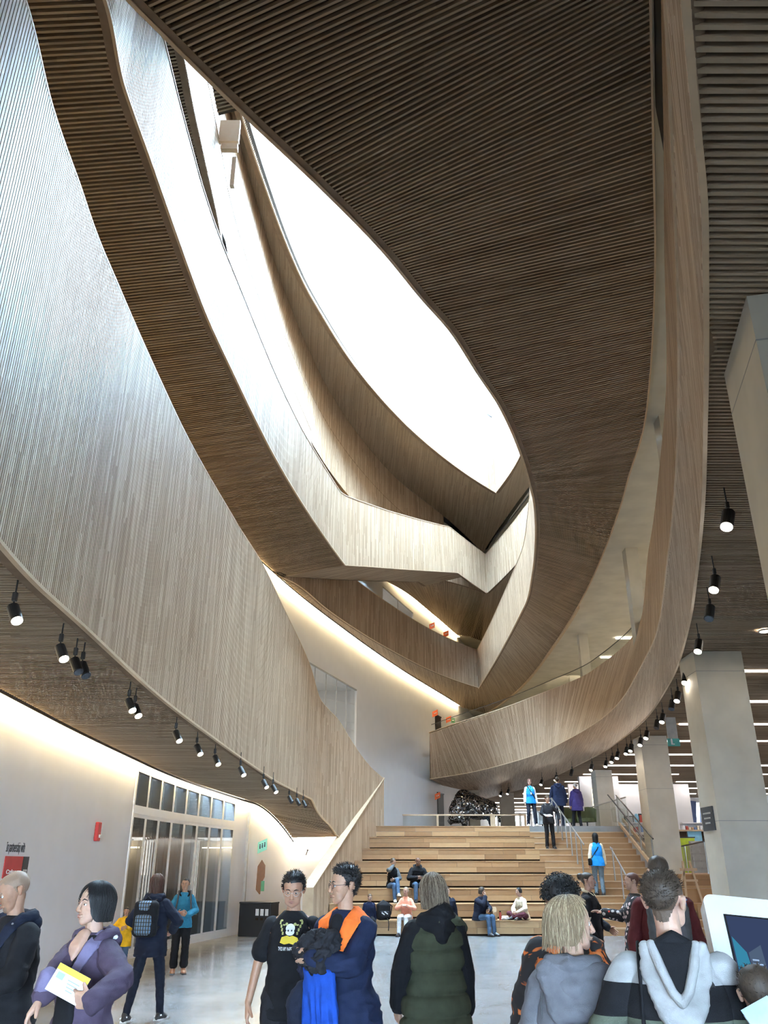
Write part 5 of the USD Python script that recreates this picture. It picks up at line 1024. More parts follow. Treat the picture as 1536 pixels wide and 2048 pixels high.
# printed cloths: floral, flame-like orange on black, plaid
mat('cloth_floral', {'t': ('texture_coordinate', {}), 'v': ('voronoi_texture', dict(scale=15, randomness=.9)), 'n': ('noise_texture', dict(scale=40, detail=3)), 'a': ('math', dict(math_type='multiply', value2=.35)), 'd': ('math', dict(math_type='add')), 'l': ('math', dict(math_type='less_than', value2=.52)), 's': ('separate_color', {}), 'h': ('rgb_ramp', {'ramp': [(0, (.62, .45, .42)), (.45, (.55, .50, .46)), (.8, (.60, .42, .40)), (.86, (.75, .08, .05)), (1, (.75, .1, .06))], 'interpolate': False}), 'm': ('mix', dict(color1=(.012, .011, .014))), 'p': ('principled_bsdf', dict(roughness=.8))},
    [('t.object', 'v.vector'), ('t.object', 'n.vector'), ('n.fac', 'a.value1'), ('v.distance', 'd.value1'), ('a.value', 'd.value2'), ('d.value', 'l.value1'), ('v.color', 's.color'), ('s.r', 'h.fac'), ('h.color', 'm.color2'), ('l.value', 'm.fac'), ('m.color', 'p.base_color')])
mat('cloth_flame', {'t': ('texture_coordinate', {}), 'n': ('noise_texture', dict(scale=11, detail=2, distortion=1.2)), 'r': ('rgb_ramp', {'ramp': [(0, (.02, .018, .02)), (.53, (.02, .018, .02)), (.58, (.70, .16, .03)), (.7, (.75, .25, .08)), (1, (.7, .3, .1))]}), 'p': ('principled_bsdf', dict(roughness=.8))}, [('t.object', 'n.vector'), ('n.fac', 'r.fac'), ('r.color', 'p.base_color')])
mat('cloth_plaid', {'t': ('texture_coordinate', {}), 'm1': ('wave_texture', dict(bands_direction='x', scale=9, detail=0)), 'm2': ('wave_texture', dict(bands_direction='z', scale=7, detail=0)), 'r1': ('rgb_ramp', {'ramp': [(0, (.02, .02, .03)), (.5, (.30, .38, .38)), (.8, (.6, .65, .62)), (1, (.03, .25, .5))]}), 'r2': ('rgb_ramp', {'ramp': [(0, (.12, .12, .14)), (.5, (.4, .42, .42)), (.85, (.7, .7, .7)), (1, (.1, .2, .4))]}), 'x': ('mix', dict(mix_type='multiply', fac=1.0)), 'p': ('principled_bsdf', dict(roughness=.7))},
    [('t.object', 'm1.vector'), ('t.object', 'm2.vector'), ('m1.fac', 'r1.fac'), ('m2.fac', 'r2.fac'), ('r1.color', 'x.color1'), ('r2.color', 'x.color2'), ('x.color', 'p.base_color')])
# ---------------------------------------------------------------- who stands where
def floor_pt(px, D, z=0.0): return ((px - 768) / FPX * (D * _c + (EYE + (0 if z == 0 else 0) - EYE) * _s), D, z)
W = lambda *a: V(*a)
def local(wp, at, rz, h): return rot([0, 0, 1], -rz) @ (np.asarray(wp) - np.asarray(at)) / (h / 1.75)
# panda shirt man
G = person('young man in a black panda print t-shirt and black shorts, looking down', floor_pt(590, 6.9), -.12, 1.75, .011, 'skin_warm', arms=(dict(w=(-.30, -.05, .86), e=(-.6, .8, 0), d=(-.05, -.12, -1), n=(.9, .3, 0), curl=.35), dict(w=(.27, -.10, .86), e=(.6, .8, 0), d=(.1, -.2, -1), n=(-.9, .3, 0), curl=.45)),
           legs=(dict(a=(-.11, -.06, .09)), dict(a=(.11, .12, .09))), head=(.10, .30, .04), top=dict(m='cloth_black', sleeve='short', len=.17, puff=.022, flare=.02, name='t_shirt', ruf=.007), bottom=dict(m='cloth_black_soft', w=1.25, end=.02, hem=.085), hair=('short', 'hair_black', dict(n=1100, top=2.8, r=.0014)))
f = front_of(G); E_ = lambda cx, cz, rx, rz, n=24: Polygon([(cx + rx * math.cos(a), cz + rz * math.sin(a)) for a in np.linspace(0, 2 * PI, n + 1)[:-1]])
cz0 = 1.345; _P = Polygon; sc_ = lambda L: [__import__('shapely').affinity.affine_transform(p, [.72, 0, 0, .72, .01, cz0 * .28]) for p in L]
decal(G, 'panda_head', sc_([E_(.0, cz0 + .03, .048, .042), E_(-.0, cz0 - .006, .046, .030)]), 'print_white', f=f)
decal(G, 'panda_ears', sc_([E_(-.042, cz0 + .068, .015, .014), E_(.044, cz0 + .066, .015, .014)]), 'print_bamboo', f=f, off=.005); decal(G, 'panda_eyes', sc_([E_(-.018, cz0 + .01, .0065, .009), E_(.018, cz0 + .01, .0065, .009)]), 'print_black', f=f, off=.0065)
decal(G, 'gold_cushion', sc_([Polygon([(-.1, cz0 - .10), (-.085, cz0 - .05), (-.03, cz0 - .035), (.0, cz0 - .045), (.03, cz0 - .035), (.08, cz0 - .055), (.1, cz0 - .105), (.05, cz0 - .118), (0, cz0 - .105), (-.05, cz0 - .115)])]), 'print_yellow', f=f)
for s in (-1, 1): decal(G, 'bamboo', sc_([sbox(s * .075 - .009 + s * .012 * k, cz0 - .03 + .032 * k, s * .075 + .009 + s * .012 * k, cz0 - .002 + .032 * k) for k in range(4)] + [E_(s * .1, cz0 + .1, .016, .01), E_(s * .07, cz0 + .06, .014, .008)]), 'print_bamboo', f=f)
tx = meshkit.text_mesh('THIS MY HAPPY PLACE', .024, .001, True); tx.apply_translation((-np.ptp(tx.vertices[:, 0]) / 2, 0, 0)); tx.apply_scale([.165 / np.ptp(tx.vertices[:, 0]), .95, 1]); tx.apply_translation((.01, cz0 - .122, 0)); decal(G, 'lettering', None, 'print_white', f=f, mesh=tx)
k_ = G.hip[1] * .55 + G.kn[1] * .45; sw_ = trimesh.creation.extrude_polygon(Polygon([(-.035, .0), (-.022, -.014), (.0, -.008), (.045, .026), (.0, .006), (-.018, .002)]), .002, engine='earcut'); part('swoosh_mark', T(sw_, k_ + W(.02, -.128, .02), rx=PI / 2), 'print_white', G.prim)
glasses(G, 'steel')
# orange-lined jacket man, profile to the left
G = person('young man in profile with a navy jacket lined in bright orange, hugging a bundle', floor_pt(692, 6.2), -.55, 1.79, .011, 'skin_tan', arms=(dict(w=(-.07, -.23, 1.16), e=(-.7, .5, -.5), d=(.9, -.25, .15), n=(.1, .9, -.1), curl=.6), dict(w=(-.04, -.30, 1.22), e=(.8, .4, -.4), d=(-.95, -.1, .1), n=(.1, .9, -.2), curl=.55)),
           head=(-.62, .03, 0), top=dict(m='cloth_navy_bright', len=.34, puff=.034, flare=.07, ruf=.012, name='jacket'), under='cloth_black', bottom=dict(m='cloth_jeans_dark', w=1.05), shoes='shoe_black', hair=('short', 'hair_black', dict(n=1200, vol=1.1, top=2.6, r=.0014, tl=.026)))
q = lambda *a: G.TR(*a)
lapel(G, 'cloth_orange', w=1.0)
part('hem_lining', smoothed(hullm((q(.16, -.02, .60), .012), (q(.2, .10, .615), .012), (q(.1, .15, .60), .012)), .02, 2), 'cloth_orange', G.prim); part('neck_shirt', smoothed(hullm((q(-.03, -.135, 1.30), .02), (q(.03, -.135, 1.30), .02), (q(0, -.09, 1.42), .045), (q(0, -.148, 1.18), .015)), .012, 3), 'cloth_black', G.prim, smooth=True)
glasses(G, 'dark_steel')
B_ = same_place(G, 'jacket_bundle', 'black furry bundle and royal blue coat held by the man with orange lining', 'coat')
m = smoothed(hullm((q(-.16, -.25, 1.25), .05), (q(.05, -.25, 1.31), .06), (q(.0, -.27, 1.2), .075), (q(-.08, -.24, 1.32), .045)), .010, 3); part('fur_bundle', ruffle(m, .026, 34, 4, (1, 1, 1)), 'cloth_black_soft', B_, smooth=True)
rg = [(q(-.02 + .035 * t, -.255 + .045 * t, 1.16 - .61 * t), .115 + .035 * t, .05) for t in np.linspace(0, 1, 12)]
m = loft(rg, 60); m = m.subdivide(); an_ = np.arctan2(m.vertices[:, 1] + .24, m.vertices[:, 0]); m.vertices += m.vertex_normals * (.024 * np.sin(an_ * 9 + 1.2 * np.sin(m.vertices[:, 2] * 7)) * np.clip((1.1 - m.vertices[:, 2]) * 3, 0, 1))[:, None]; part('blue_coat', ruffle(m, .006, 14, 1), 'cloth_royal', B_, smooth=True)
part('coat_sleeve', ruffle(smoothed(union(chain([q(-.16, -.22, 1.04), q(-.20, -.25, .96), q(-.18, -.26, .84)], [.05, .058, .045])), .014, 3), .008, 14, 2), 'cloth_navy', B_, smooth=True)
# olive vest woman from behind
def quilt(m, G):
    z, n = m.vertices[:, 2], m.vertex_normals; back = np.abs(n[:, 2]) < .8; dsp = np.zeros(len(z))
    for zz in (1.26, 1.12, .985, .85): dsp -= .017 * np.exp(-((z - zz + .03 * m.vertices[:, 0]) / .011) ** 2)
    dsp += .009 * np.abs(np.sin((z - .85) / .135 * PI)); m.vertices = m.vertices + n * (dsp * back)[:, None]
G = person('woman seen from behind in a quilted olive vest over black sleeves, grey-brown hair, jeans', floor_pt(866, 6.6), PI + .28, 1.74, .011, 'skin_light', arms=(dict(w=(-.24, -.04, .84), e=(-.4, .8, 0)), dict(w=(.23, -.14, .9), e=(.5, .8, 0))), head=(.1, .05, .1), female=True, build=1.1,
           top=dict(m='cloth_olive', sleeve_m='cloth_black', len=.16, puff=.045, flare=.03, fx=quilt, name='quilted_vest', ruf=.007), bottom=dict(m='cloth_jeans', w=1.1), hair=('shoulder', 'hair_ash', dict(n=700, m2='hair_ash_light', m3='hair_brown', vol=1.06, jit=.010, flare=.03, k=.93, rough=.006, r=.0018)))
q = lambda *a: G.TR(*a)
part('black_hood', ruffle(smoothed(union([hullm((q(-.12, .05, 1.43), .05), (q(.11, .05, 1.43), .05), (q(0, .13, 1.34), .05), (q(-.03, .1, 1.50), .06))]), .014, 4), .01, 12, 3), 'cloth_black', G.prim, smooth=True)
part('vest_hood_edge', ruffle(smoothed(union(chain([q(.0, .13, 1.44), q(-.13, .07, 1.44), q(-.215, -.03, 1.385), q(-.225, -.09, 1.36)], [.03, .045, .045, .036])), .014, 4), .008, 14, 3), 'cloth_olive', G.prim, smooth=True)
# bald man at the left edge
G = person('bald man in a black hooded jacket looking down at his hands, at the left edge', floor_pt(52, 5.9), -.62, 1.77, .011, 'skin_warm', arms=(dict(w=(-.10, -.28, 1.12), e=(-.8, .5, -.3), d=(.6, -.7, .2), n=(.2, .5, .8), curl=.5), dict(w=(.06, -.30, 1.10), e=(.8, .5, -.3), d=(-.7, -.6, .1), n=(-.2, .4, .8), curl=.5)), head=(-.28, .42, 0), lean=.05,
           top=dict(m='cloth_black', len=.25, puff=.034, flare=.03, hood='cloth_navy', ruf=.009), under='cloth_heather', bottom=dict(m='cloth_black_soft'), hair=('crop', 'hair_stubble', dict(rough=.0)))
q = lambda *a: G.TR(*a); part('hood_toggle', smoothed(sph(q(.10, -.07, 1.44), .009), .006, 1), 'steel', G.prim); part('zip_pull', bx(*q(-.02, -.165, 1.3), .01, .008, .05), 'steel', G.prim)
lapel(G, 'cloth_navy', w=.7)
part('stubble', smoothed(hullm((G.HP(-.022, -.066, -.07), .0185), (G.HP(.022, -.066, -.07), .0185), (G.HP(0, -.071, -.088), .018)), .008, 3), 'hair_stubble', G.prim, smooth=True)
# woman in purple with a leaflet
pa = floor_pt(203, 5.3); wl, wr_ = local(at_y(184, 2006, 4.80), pa, -.55, 1.70), local(at_y(70, 2018, 4.80), pa, -.55, 1.70)
G = person('smiling woman with a black bob in an open purple rain jacket, holding a leaflet', floor_pt(203, 5.3), -.55, 1.70, .011, 'skin_light', arms=(dict(w=wr_, e=(-.8, .6, -.2), d=(-.3, -.5, -.8), n=(.5, .6, -.2), curl=.5), dict(w=wl, e=(.9, .5, -.3), d=(-.85, -.2, .1), n=(-.1, .9, .3), curl=.8)), head=(-.20, -.02, .0), female=True,
           top=dict(m='cloth_purple', len=.22, puff=.030, flare=.03, hood='cloth_purple', ruf=.010), under='cloth_black', bottom=dict(m='cloth_black_soft'), hair=('bob', 'hair_black', dict(vol=1.07, n=420, jit=.004, k=1.0, rough=.002, r=.002)))
q = lambda *a: G.TR(*a)
part('black_top', smoothed(union([hullm((q(-.05, -.13, 1.0), .03), (q(.05, -.13, 1.0), .03), (q(-.035, -.14, 1.3), .022), (q(.035, -.14, 1.3), .022)), hullm((q(-.035, -.14, 1.3), .02), (q(.035, -.14, 1.3), .02), (q(-.08, -.05, 1.45), .02), (q(.08, -.05, 1.45), .02))]), .014, 4), 'cloth_black', G.prim, smooth=True)
part('chest', smoothed(hullm((q(0, -.141, 1.33), .012), (q(-.025, -.112, 1.41), .026), (q(.025, -.112, 1.41), .026), (q(0, -.06, 1.46), .045)), .01, 3), 'skin_light', G.prim, smooth=True)
lapel(G, 'cloth_purple', (-1,), .6); lapel(G, 'cloth_lilac', (1,), .7, False)
part('hood_lining', smoothed(hullm((q(.09, .02, 1.475), .014), (q(.13, .06, 1.455), .014), (q(.06, .10, 1.475), .014)), .012, 3), 'cloth_white', G.prim, smooth=True)
part('cuff', smoothed(bone(G.wr[0] + W(0, .0, .03), .05, G.wr[0] + W(.01, .01, .09), .052), .012, 2), 'cloth_lilac', G.prim, smooth=True)
L_ = same_place(G, 'leaflet', 'white leaflet with a yellow top band held by the woman in purple', 'leaflet')
c_ = local(at_y(136, 1968, 4.84), pa, -.55, 1.70); M_ = rot([0, 0, 1], .55) @ rot([0, 1, 0], .42) @ rot([1, 0, 0], -.25)
def leaf(cx, cz, w, h_, m_, d=0.0, nm='print', sh=None):
    m = bx(cx, -d, cz, w, .003, h_); X_ = np.eye(4); X_[:3, :3] = M_; X_[:3, 3] = c_; m.apply_transform(X_); part(nm, m, m_, L_)
leaf(0, 0, .19, .135, 'paper_white', nm='sheet'); leaf(0, .053, .19, .03, 'print_yellow', .002, 'yellow_band'); leaf(-.058, .016, .04, .03, 'print_teal', .002, 'teal_mark')
for j in range(4): leaf(.025, .015 - .015 * j, .07 - .01 * j, .005, 'print_grey', .002, 'text_line')
# backpack woman walking away
G = person('woman walking away in a dark navy jacket and jeans with a checked backpack, reddish-brown hair', floor_pt(318, 12.0), PI - .15, 1.70, .015, 'skin_light', arms=(dict(w=(-.2, -.2, 1.05), e=(-.8, .4, -.3)), dict(w=(.2, -.2, 1.05), e=(.8, .4, -.3))), legs=(dict(a=(-.16, -.12, .09)), dict(a=(.17, .20, .10), k=(.1, -1, .1))), head=(-.2, 0, 0), female=True, build=1.08,
           top=dict(m='cloth_navy', len=.20, puff=.034, hood='cloth_navy', ruf=.008), bottom=dict(m='cloth_jeans_dark', w=.92, hem=.045), shoes='shoe_sneaker', hair=('shoulder', 'hair_auburn', dict(n=220, m2='hair_brown', vol=1.02, k=1.0, r=.0028)))
for k in (0, 1): part('swoosh_mark', bx(*(G.an[k] + W(0, .05, -.03)), .10, .006, .018, .1, 0, .2), 'sole_white', G.prim)
def backpack(G, label, m1, m2, cy=.19, cz=1.22, hh=.46, w=.32, d=.16, dx=0):
    B = same_place(G, 'backpack', label, 'backpack')
    part('body', ruffle(smoothed(hullm(*[((dx + a * (w / 2 - .06), cy + b * .02 + d * .2, cz + c * (hh / 2 - .06)), .06) for a in (-1, 1) for b in (-1, 1) for c in (-1, .85)]), .018, 4), .005, 16, 3), m1, B, smooth=True)
    part('front_pocket', smoothed(hullm(*[((dx + a * (w / 2 - .09), cy + d * .55, cz - .08 + c * .08), .05) for a in (-1, 1) for c in (-1, 1)]), .014, 3), m2, B, smooth=True); part('top_pocket', smoothed(hullm(*[((dx + a * (w / 2 - .1), cy + d * .45, cz + .13 + c * .03), .045) for a in (-1, 1) for c in (-1, 1)]), .014, 3), m2, B, smooth=True)
    for s in (-1, 1): part('strap', tube([(dx + s * .09, cy - .03, cz + hh * .42), (dx + s * .12, -.02, 1.50), (dx + s * .13, -.13, 1.36), (dx + s * .15, -.10, 1.15), (dx + s * .14, cy - .02, cz - hh * .3)], .018, 8), m1, B, smooth=True)
    part('handle', tube([(dx - .04, cy, cz + hh * .45), (dx, cy + .01, cz + hh * .53), (dx + .04, cy, cz + hh * .45)], .01, 8), m1, B, smooth=True); return B
backpack(G, 'black and blue checked backpack worn by the woman walking away', 'cloth_black', 'cloth_plaid', dx=.02)
# woman in cyan by the glass wall
G = person('woman in a bright cyan jacket and black cropped trousers standing by the glass wall', floor_pt(374, 17.0), .25, 1.60, .018, 'skin_tan', arms=(dict(w=(-.12, -.24, 1.08), e=(-.8, .5, -.3), d=(.8, -.4, .2), n=(0, .7, .6)), dict(w=(.08, -.24, 1.06), e=(.8, .5, -.3), d=(-.8, -.4, .2), n=(0, .7, .6))), head=(-.25, .05, 0), female=True,
           top=dict(m='cloth_cyan', len=.12, puff=.03, hood='cloth_black', ruf=.006), bottom=dict(m='cloth_black', end=.8, w=1.1, hem=.075), shoes='skin_tan', hair=('tied', 'hair_black', dict(bun=1)))
backpack(G, 'small grey-green backpack worn by the woman in the cyan jacket', 'cloth_kneegrey', 'cloth_teal', hh=.4, w=.28)
# child in yellow
G = person('small child in a yellow jacket and jeans beside the glass wall, topknot hair', floor_pt(263, 17.6), .25, 1.08, .022, 'skin_tan', arms=(dict(w=(-.13, -.26, 1.15), e=(-.8, .5, -.3)), dict(w=(.10, -.24, 1.18), e=(.8, .5, -.3))), head=(-.1, .15, 0), top=dict(m='cloth_yellow', len=.3, puff=.05, flare=.03, ruf=.006), bottom=dict(m='cloth_jeans', w=1.2), shoes='shoe_black', hair=('tied', 'hair_black', dict(vol=1.1, bun=1)), cat='child')
G.prim.GetChild('body') and None
# blonde woman, back view turned right
G = person('blonde woman in a grey hooded sweatshirt seen from behind, face turned right', floor_pt(1132, 4.2), PI - .30, 1.655, .010, 'skin_light', arms=(dict(w=(-.27, -.06, .86), e=(-.6, .6, 0)), dict(w=(.27, -.06, .86), e=(.6, .6, 0))), head=(-1.2, .0, 0), female=True, build=1.08,
           top=dict(m='cloth_grey', len=.2, puff=.03, hood='cloth_grey', ruf=.010, name='sweatshirt'), bottom=dict(m='cloth_jeans_dark'), hair=('swept', 'hair_blonde_dark', dict(n=1100, m2='hair_blonde', m3='hair_blonde_dark', vol=1.06, k=.86, jit=.012, wave=.008, flare=.05, rough=.007, r=.0018, over=1.12)))
q = lambda *a: G.TR(*a); part('hood_pouch', ruffle(smoothed(hullm((q(-.13, .09, 1.43), .045), (q(.12, .09, 1.43), .045), (q(-.08, .15, 1.28), .04), (q(.07, .15, 1.28), .04)), .014, 4), .012, 10, 3), 'cloth_grey', G.prim, smooth=True)
part('hanging_loop', bx(*q(.02, .125, 1.475), .045, .008, .012), 'cloth_black', G.prim)
for s in (-1, 1): part('sleeve_seam', tube([q(s * .13, .10, 1.40), q(s * .155, .105, 1.30), q(s * .15, .10, 1.2)], .003, 5), 'cloth_kneegrey', G.prim)
# curly-haired person in flame pattern
G = person('person with black curly hair and an orange and black patterned top, behind the blonde woman', floor_pt(1116, 5.3), PI + .1, 1.72, .014, 'skin_warm', arms=(dict(w=(-.27, -.1, .9), e=(-.6, .6, 0)), dict(w=(.30, -.02, .86), e=(.6, .6, 0))), top=dict(m='cloth_flame', len=.25, puff=.035, ruf=.008), bottom=dict(m='cloth_black_soft'), hair=('crop', 'hair_black'))
scalp(G, 'hair', 'hair_black', .030, 0, .012, 60, 6, top=1.1, curls=520)
# hoodie man from behind
G = person('man with a faded haircut seen from behind in a colour-block grey, black and green hoodie', floor_pt(1322, 3.85), PI - .22, 1.77, .009, 'skin_light', arms=(dict(w=(-.26, -.10, .88), e=(-.4, .9, 0)), dict(w=(.30, -.10, .9), e=(.6, .6, 0))), head=(-.42, .02, 0), build=1.12,
           top=dict(m='cloth_green', len=.2, puff=.030, ruf=.008, name='hoodie', split=[('grey_yoke', 'cloth_heather', (0, 0, 1, 1.335)), ('black_band', 'cloth_black', (0, 0, 1, 1.215))]), bottom=dict(m='cloth_jeans_dark'), hair=('crop', 'hair_fade', dict(rough=.0)))
q = lambda *a: G.TR(*a); f = front_of(G, 1)
scalp(G, 'hair_top', 'hair_dark_brown', .008, .045, .004, 60, 4, 900, .016, .0013, 2.2)
for nm, mt, PG, o in (('hood', 'cloth_heather', [(-.125, 1.47), (-.13, 1.38), (-.085, 1.26), (-.035, 1.185), (.0, 1.165), (.035, 1.185), (.085, 1.26), (.13, 1.38), (.125, 1.47), (.06, 1.50), (-.06, 1.50)], .0), ):
    gx = [V(x, float(np.nan_to_num(f(np.clip(x, -.1, .1), min(z, 1.40)), nan=.12)), z) for x, z in PG]
    core_ = [(V(p[0] * .86, max(p[1], .07) + .018, p[2]), .022) for p in gx]; cmid = (V(0, .165, 1.27), .035)
    m = ruffle(smoothed(union([hullm(core_[i], core_[(i + 1) % len(core_)], cmid) for i in range(len(core_) - 3)]), .010, 5), .006, 14, 2); part(nm, m, mt, G.prim, smooth=True)
part('hood_lining', smoothed(union([hullm((V(-.072, .115, 1.47), .022), (V(.072, .115, 1.47), .022), (V(0, .192, 1.30), .012)), hullm((V(-.072, .10, 1.47), .02), (V(.072, .10, 1.47), .02), (V(0, .12, 1.51), .02))]), .010, 3), 'cloth_black', G.prim, smooth=True)
rim = [V(-.085, .12, 1.475), V(-.062, .168, 1.40), V(-.03, .20, 1.32), V(0, .21, 1.285), V(.03, .20, 1.32), V(.062, .168, 1.40), V(.085, .12, 1.475)]; part('hood_rim', smoothed(union(chain(rim, [.02, .02, .019, .019, .019, .02, .02])), .009, 4), 'cloth_heather', G.prim, smooth=True)
kg = [(-.03, -.012), (-.012, .004), (-.006, .022), (.004, .036), (.012, .045), (.02, .04), (.014, .03), (.014, .012), (.024, -.004), (.03, -.022), (.018, -.016), (.004, -.02), (.0, -.032), (-.02, -.036), (-.006, -.026), (-.012, -.012), (-.036, -.024)]
decal(G, 'kangaroo_emblem', [Polygon([(-.118 - x * .75, 1.345 + z * .75) for x, z in kg]).buffer(0)], 'print_black', 1, .007, f=f)
part('cross_strap', tube([q(.13, .0, 1.475), q(.135, .07, 1.44), q(.14, .115, 1.36), q(.145, .125, 1.22), q(.15, .12, 1.08)], .008, 8), 'cloth_black', G.prim, smooth=True)
part('glasses', [tube([G.HP(s * .052, -.094, .008), G.HP(s * .082, -.03, .012), G.HP(s * .086, .02, .008)], .0035, 6) for s in (-1, 1)] + [bx(*G.HP(s * .031, -.1, .004), .05, .006, .036, .42) for s in (-1, 1)], 'panel_navy', G.prim, smooth=True)
# floral kimono woman pointing left, smiling woman facing her
G = person('woman with an auburn ponytail in a black floral kimono, pointing to the left', floor_pt(1262, 12.4), -PI / 2 - .15, 1.72, .016, 'skin_light', arms=(dict(w=(-.22, -.42, 1.22), e=(-.2, .3, -1), d=(0, -1, .25), n=(.2, 0, -1), curl=.25), dict(w=(.22, -.05, .9), e=(.6, .8, 0))), head=(-.05, .05, 0), female=True, build=1.1, top=dict(m='cloth_floral', len=.5, puff=.045, flare=.05, ruf=.008, name='kimono'), bottom=dict(m='cloth_black'), hair=('tied', 'hair_auburn', dict(tail=1)))
G = person('smiling dark-haired woman in a striped black top facing the woman in the floral kimono', floor_pt(1172, 13.0), PI / 2 - .45, 1.72, .016, 'skin_light', arms=(dict(w=(-.25, -.1, .9)), dict(w=(.2, -.2, 1.0))), head=(.1, .0, 0), female=True, top=dict(m='cloth_black_soft', len=.25, puff=.03, ruf=.007, collar_m='cloth_cream'), bottom=dict(m='cloth_black'), hair=('tied', 'hair_dark_brown', dict(bun=1)))
part('shoulder_strap', tube([G.TR(-.1, -.02, 1.47), G.TR(-.02, -.16, 1.30), G.TR(.14, -.13, 1.02), G.TR(.20, -.1, .9)], .014, 8), 'cloth_black', G.prim)
# maroon jacket with grey backpack
G = person('tall person in a maroon jacket with a grey backpack, mostly hidden behind the hoodie man', floor_pt(1316, 8.0), PI - .15, 1.87, .016, 'skin_light', head=(0, .1, 0), build=1.1, top=dict(m='cloth_maroon', len=.2, puff=.035, ruf=.008), bottom=dict(m='cloth_jeans_dark'), hair=('short', 'hair_dark_brown', dict(vol=1.1, rough=.006)))
backpack(G, 'grey backpack worn by the person in maroon behind the hoodie man', 'cloth_kneegrey', 'cloth_grey')
# child in front of the kiosk
G = person('boy with short brown hair in front of the touch screen, at the lower right corner', floor_pt(1476, 3.65), PI - .5, 1.425, .014, 'skin_light', arms=(dict(w=(-.2, -.3, 1.2), e=(-.8, .4, -.4)), dict(w=(.16, -.36, 1.22), e=(.8, .4, -.4))), head=(.1, .1, 0), top=dict(m='cloth_black_soft', len=.2, puff=.03), bottom=dict(m='cloth_jeans'), hair=('short', 'hair_dark_brown', dict(vol=1.1, n=200)), cat='child')
# stairs
st = lambda i: (RIS / 2 * (i + 1), Y1 + TRD / 2 * i + .22)
z, y = st(4); G = person('woman with long black hair in a blue vest climbing the stairs, shoulder bag', ((1196 - 768) / FPX * y * _c, y, z), PI, 1.80, .02, 'skin_light', legs=(dict(a=(-.09, .04, .09)), dict(a=(.09, -.05, .10))), female=True, top=dict(m='cloth_vest_blue', sleeve_m='cloth_cream', len=.14, puff=.03, flare=.03, name='vest'), bottom=dict(m='cloth_jeans_pale', w=1.05), hair=('long', 'hair_black', dict(n=60, r=.004)))
B = same_place(G, 'shoulder_bag', 'small black shoulder bag of the woman climbing the stairs', 'bag'); part('bag', rbx(.24, .05, .92, .08, .2, .2, .03), 'cloth_black', B, smooth=True); part('strap', tube([(-.12, .02, 1.47), (0, .16, 1.3), (.2, .13, 1.02)], .012, 6), 'cloth_black', B)
z, y = st(11); G = person('man in a black hooded jacket walking down the stairs with an open book', ((1104 - 768) / FPX * y * _c, y, z), .05, 1.77, .02, 'skin_light', arms=(dict(w=(-.12, -.27, 1.02), e=(-.8, .5, -.2), d=(.6, -.7, .1), n=(0, 0, 1)), dict(w=(.38, -.05, .95), e=(.6, .6, 0))), legs=(dict(a=(-.1, .06, .09)), dict(a=(.1, -.14, -.08))), head=(.0, .4, 0), top=dict(m='cloth_black_soft', len=.14, puff=.028, hood='cloth_kneegrey'), bottom=dict(m='cloth_black'), hair=('short', 'hair_brown'))
B = same_place(G, 'open_book', 'white open book held by the man walking down the stairs', 'book'); part('pages', [bx(-.15, -.37, 1.06, .14, .2, .02, .2, .35, .1), bx(-.03, -.37, 1.06, .14, .2, .02, .2, .35, -.1)], 'paper_white', B)
# upper floor
U = lambda px, y: ((px - 768) / FPX * (y * _c + .6), y, ZU)
G = person('woman in a blue vest and dark trousers standing at the top of the steps, lanyard', U(1064, 32.7), .1, 1.72, .02, 'skin_light', legs=(dict(a=(-.14, 0, .09)), dict(a=(.14, -.1, .09))), female=True, head=(-.2, .1, 0), top=dict(m='cloth_vest_blue', sleeve_m='cloth_white', len=.12, puff=.03, flare=.02, name='vest'), bottom=dict(m='cloth_jeans_dark'), shoes='shoe_pale', hair=('long', 'hair_auburn', dict(k=.8)))
part('lanyard', [tube([G.TR(-.06, -.09, 1.45), G.TR(0, -.165, 1.22), G.TR(.06, -.09, 1.45)], .006, 6), bx(*G.TR(0, -.17, 1.19), .06, .01, .08)], 'print_white', G.prim); part('bag_strap', tube([G.TR(-.1, -.06, 1.46), G.TR(0, -.17, 1.25), G.TR(.17, -.1, 1.0)], .014, 6), 'cloth_black', G.prim)
G = person('man in a navy jacket seen from behind on the upper floor', U(1121, 33.2), PI, 1.84, .02, 'skin_light', build=1.12, top=dict(m='cloth_navy_bright', len=.22, puff=.045, flare=.03, hood='cloth_navy_bright'), bottom=dict(m='cloth_navy'), hair=('short', 'hair_dark_brown'))
G = person('white-haired person in a violet jacket on the upper floor, holding papers', U(1157, 33.4), PI + .3, 1.62, .02, 'skin_light', legs=(dict(a=(-.1, .05, .09)), dict(a=(.16, -.1, .09))), build=1.08, top=dict(m='cloth_violet', len=.3, puff=.045, flare=.03, hood='cloth_violet'), bottom=dict(m='cloth_black'), hair=('short', 'hair_white', dict(vol=1.04)))
B = same_place(G, 'papers', 'white folded papers held by the person in the violet jacket', 'papers'); part('sheet', bx(-.28, -.02, .78, .12, .02, .26), 'paper_white', B)
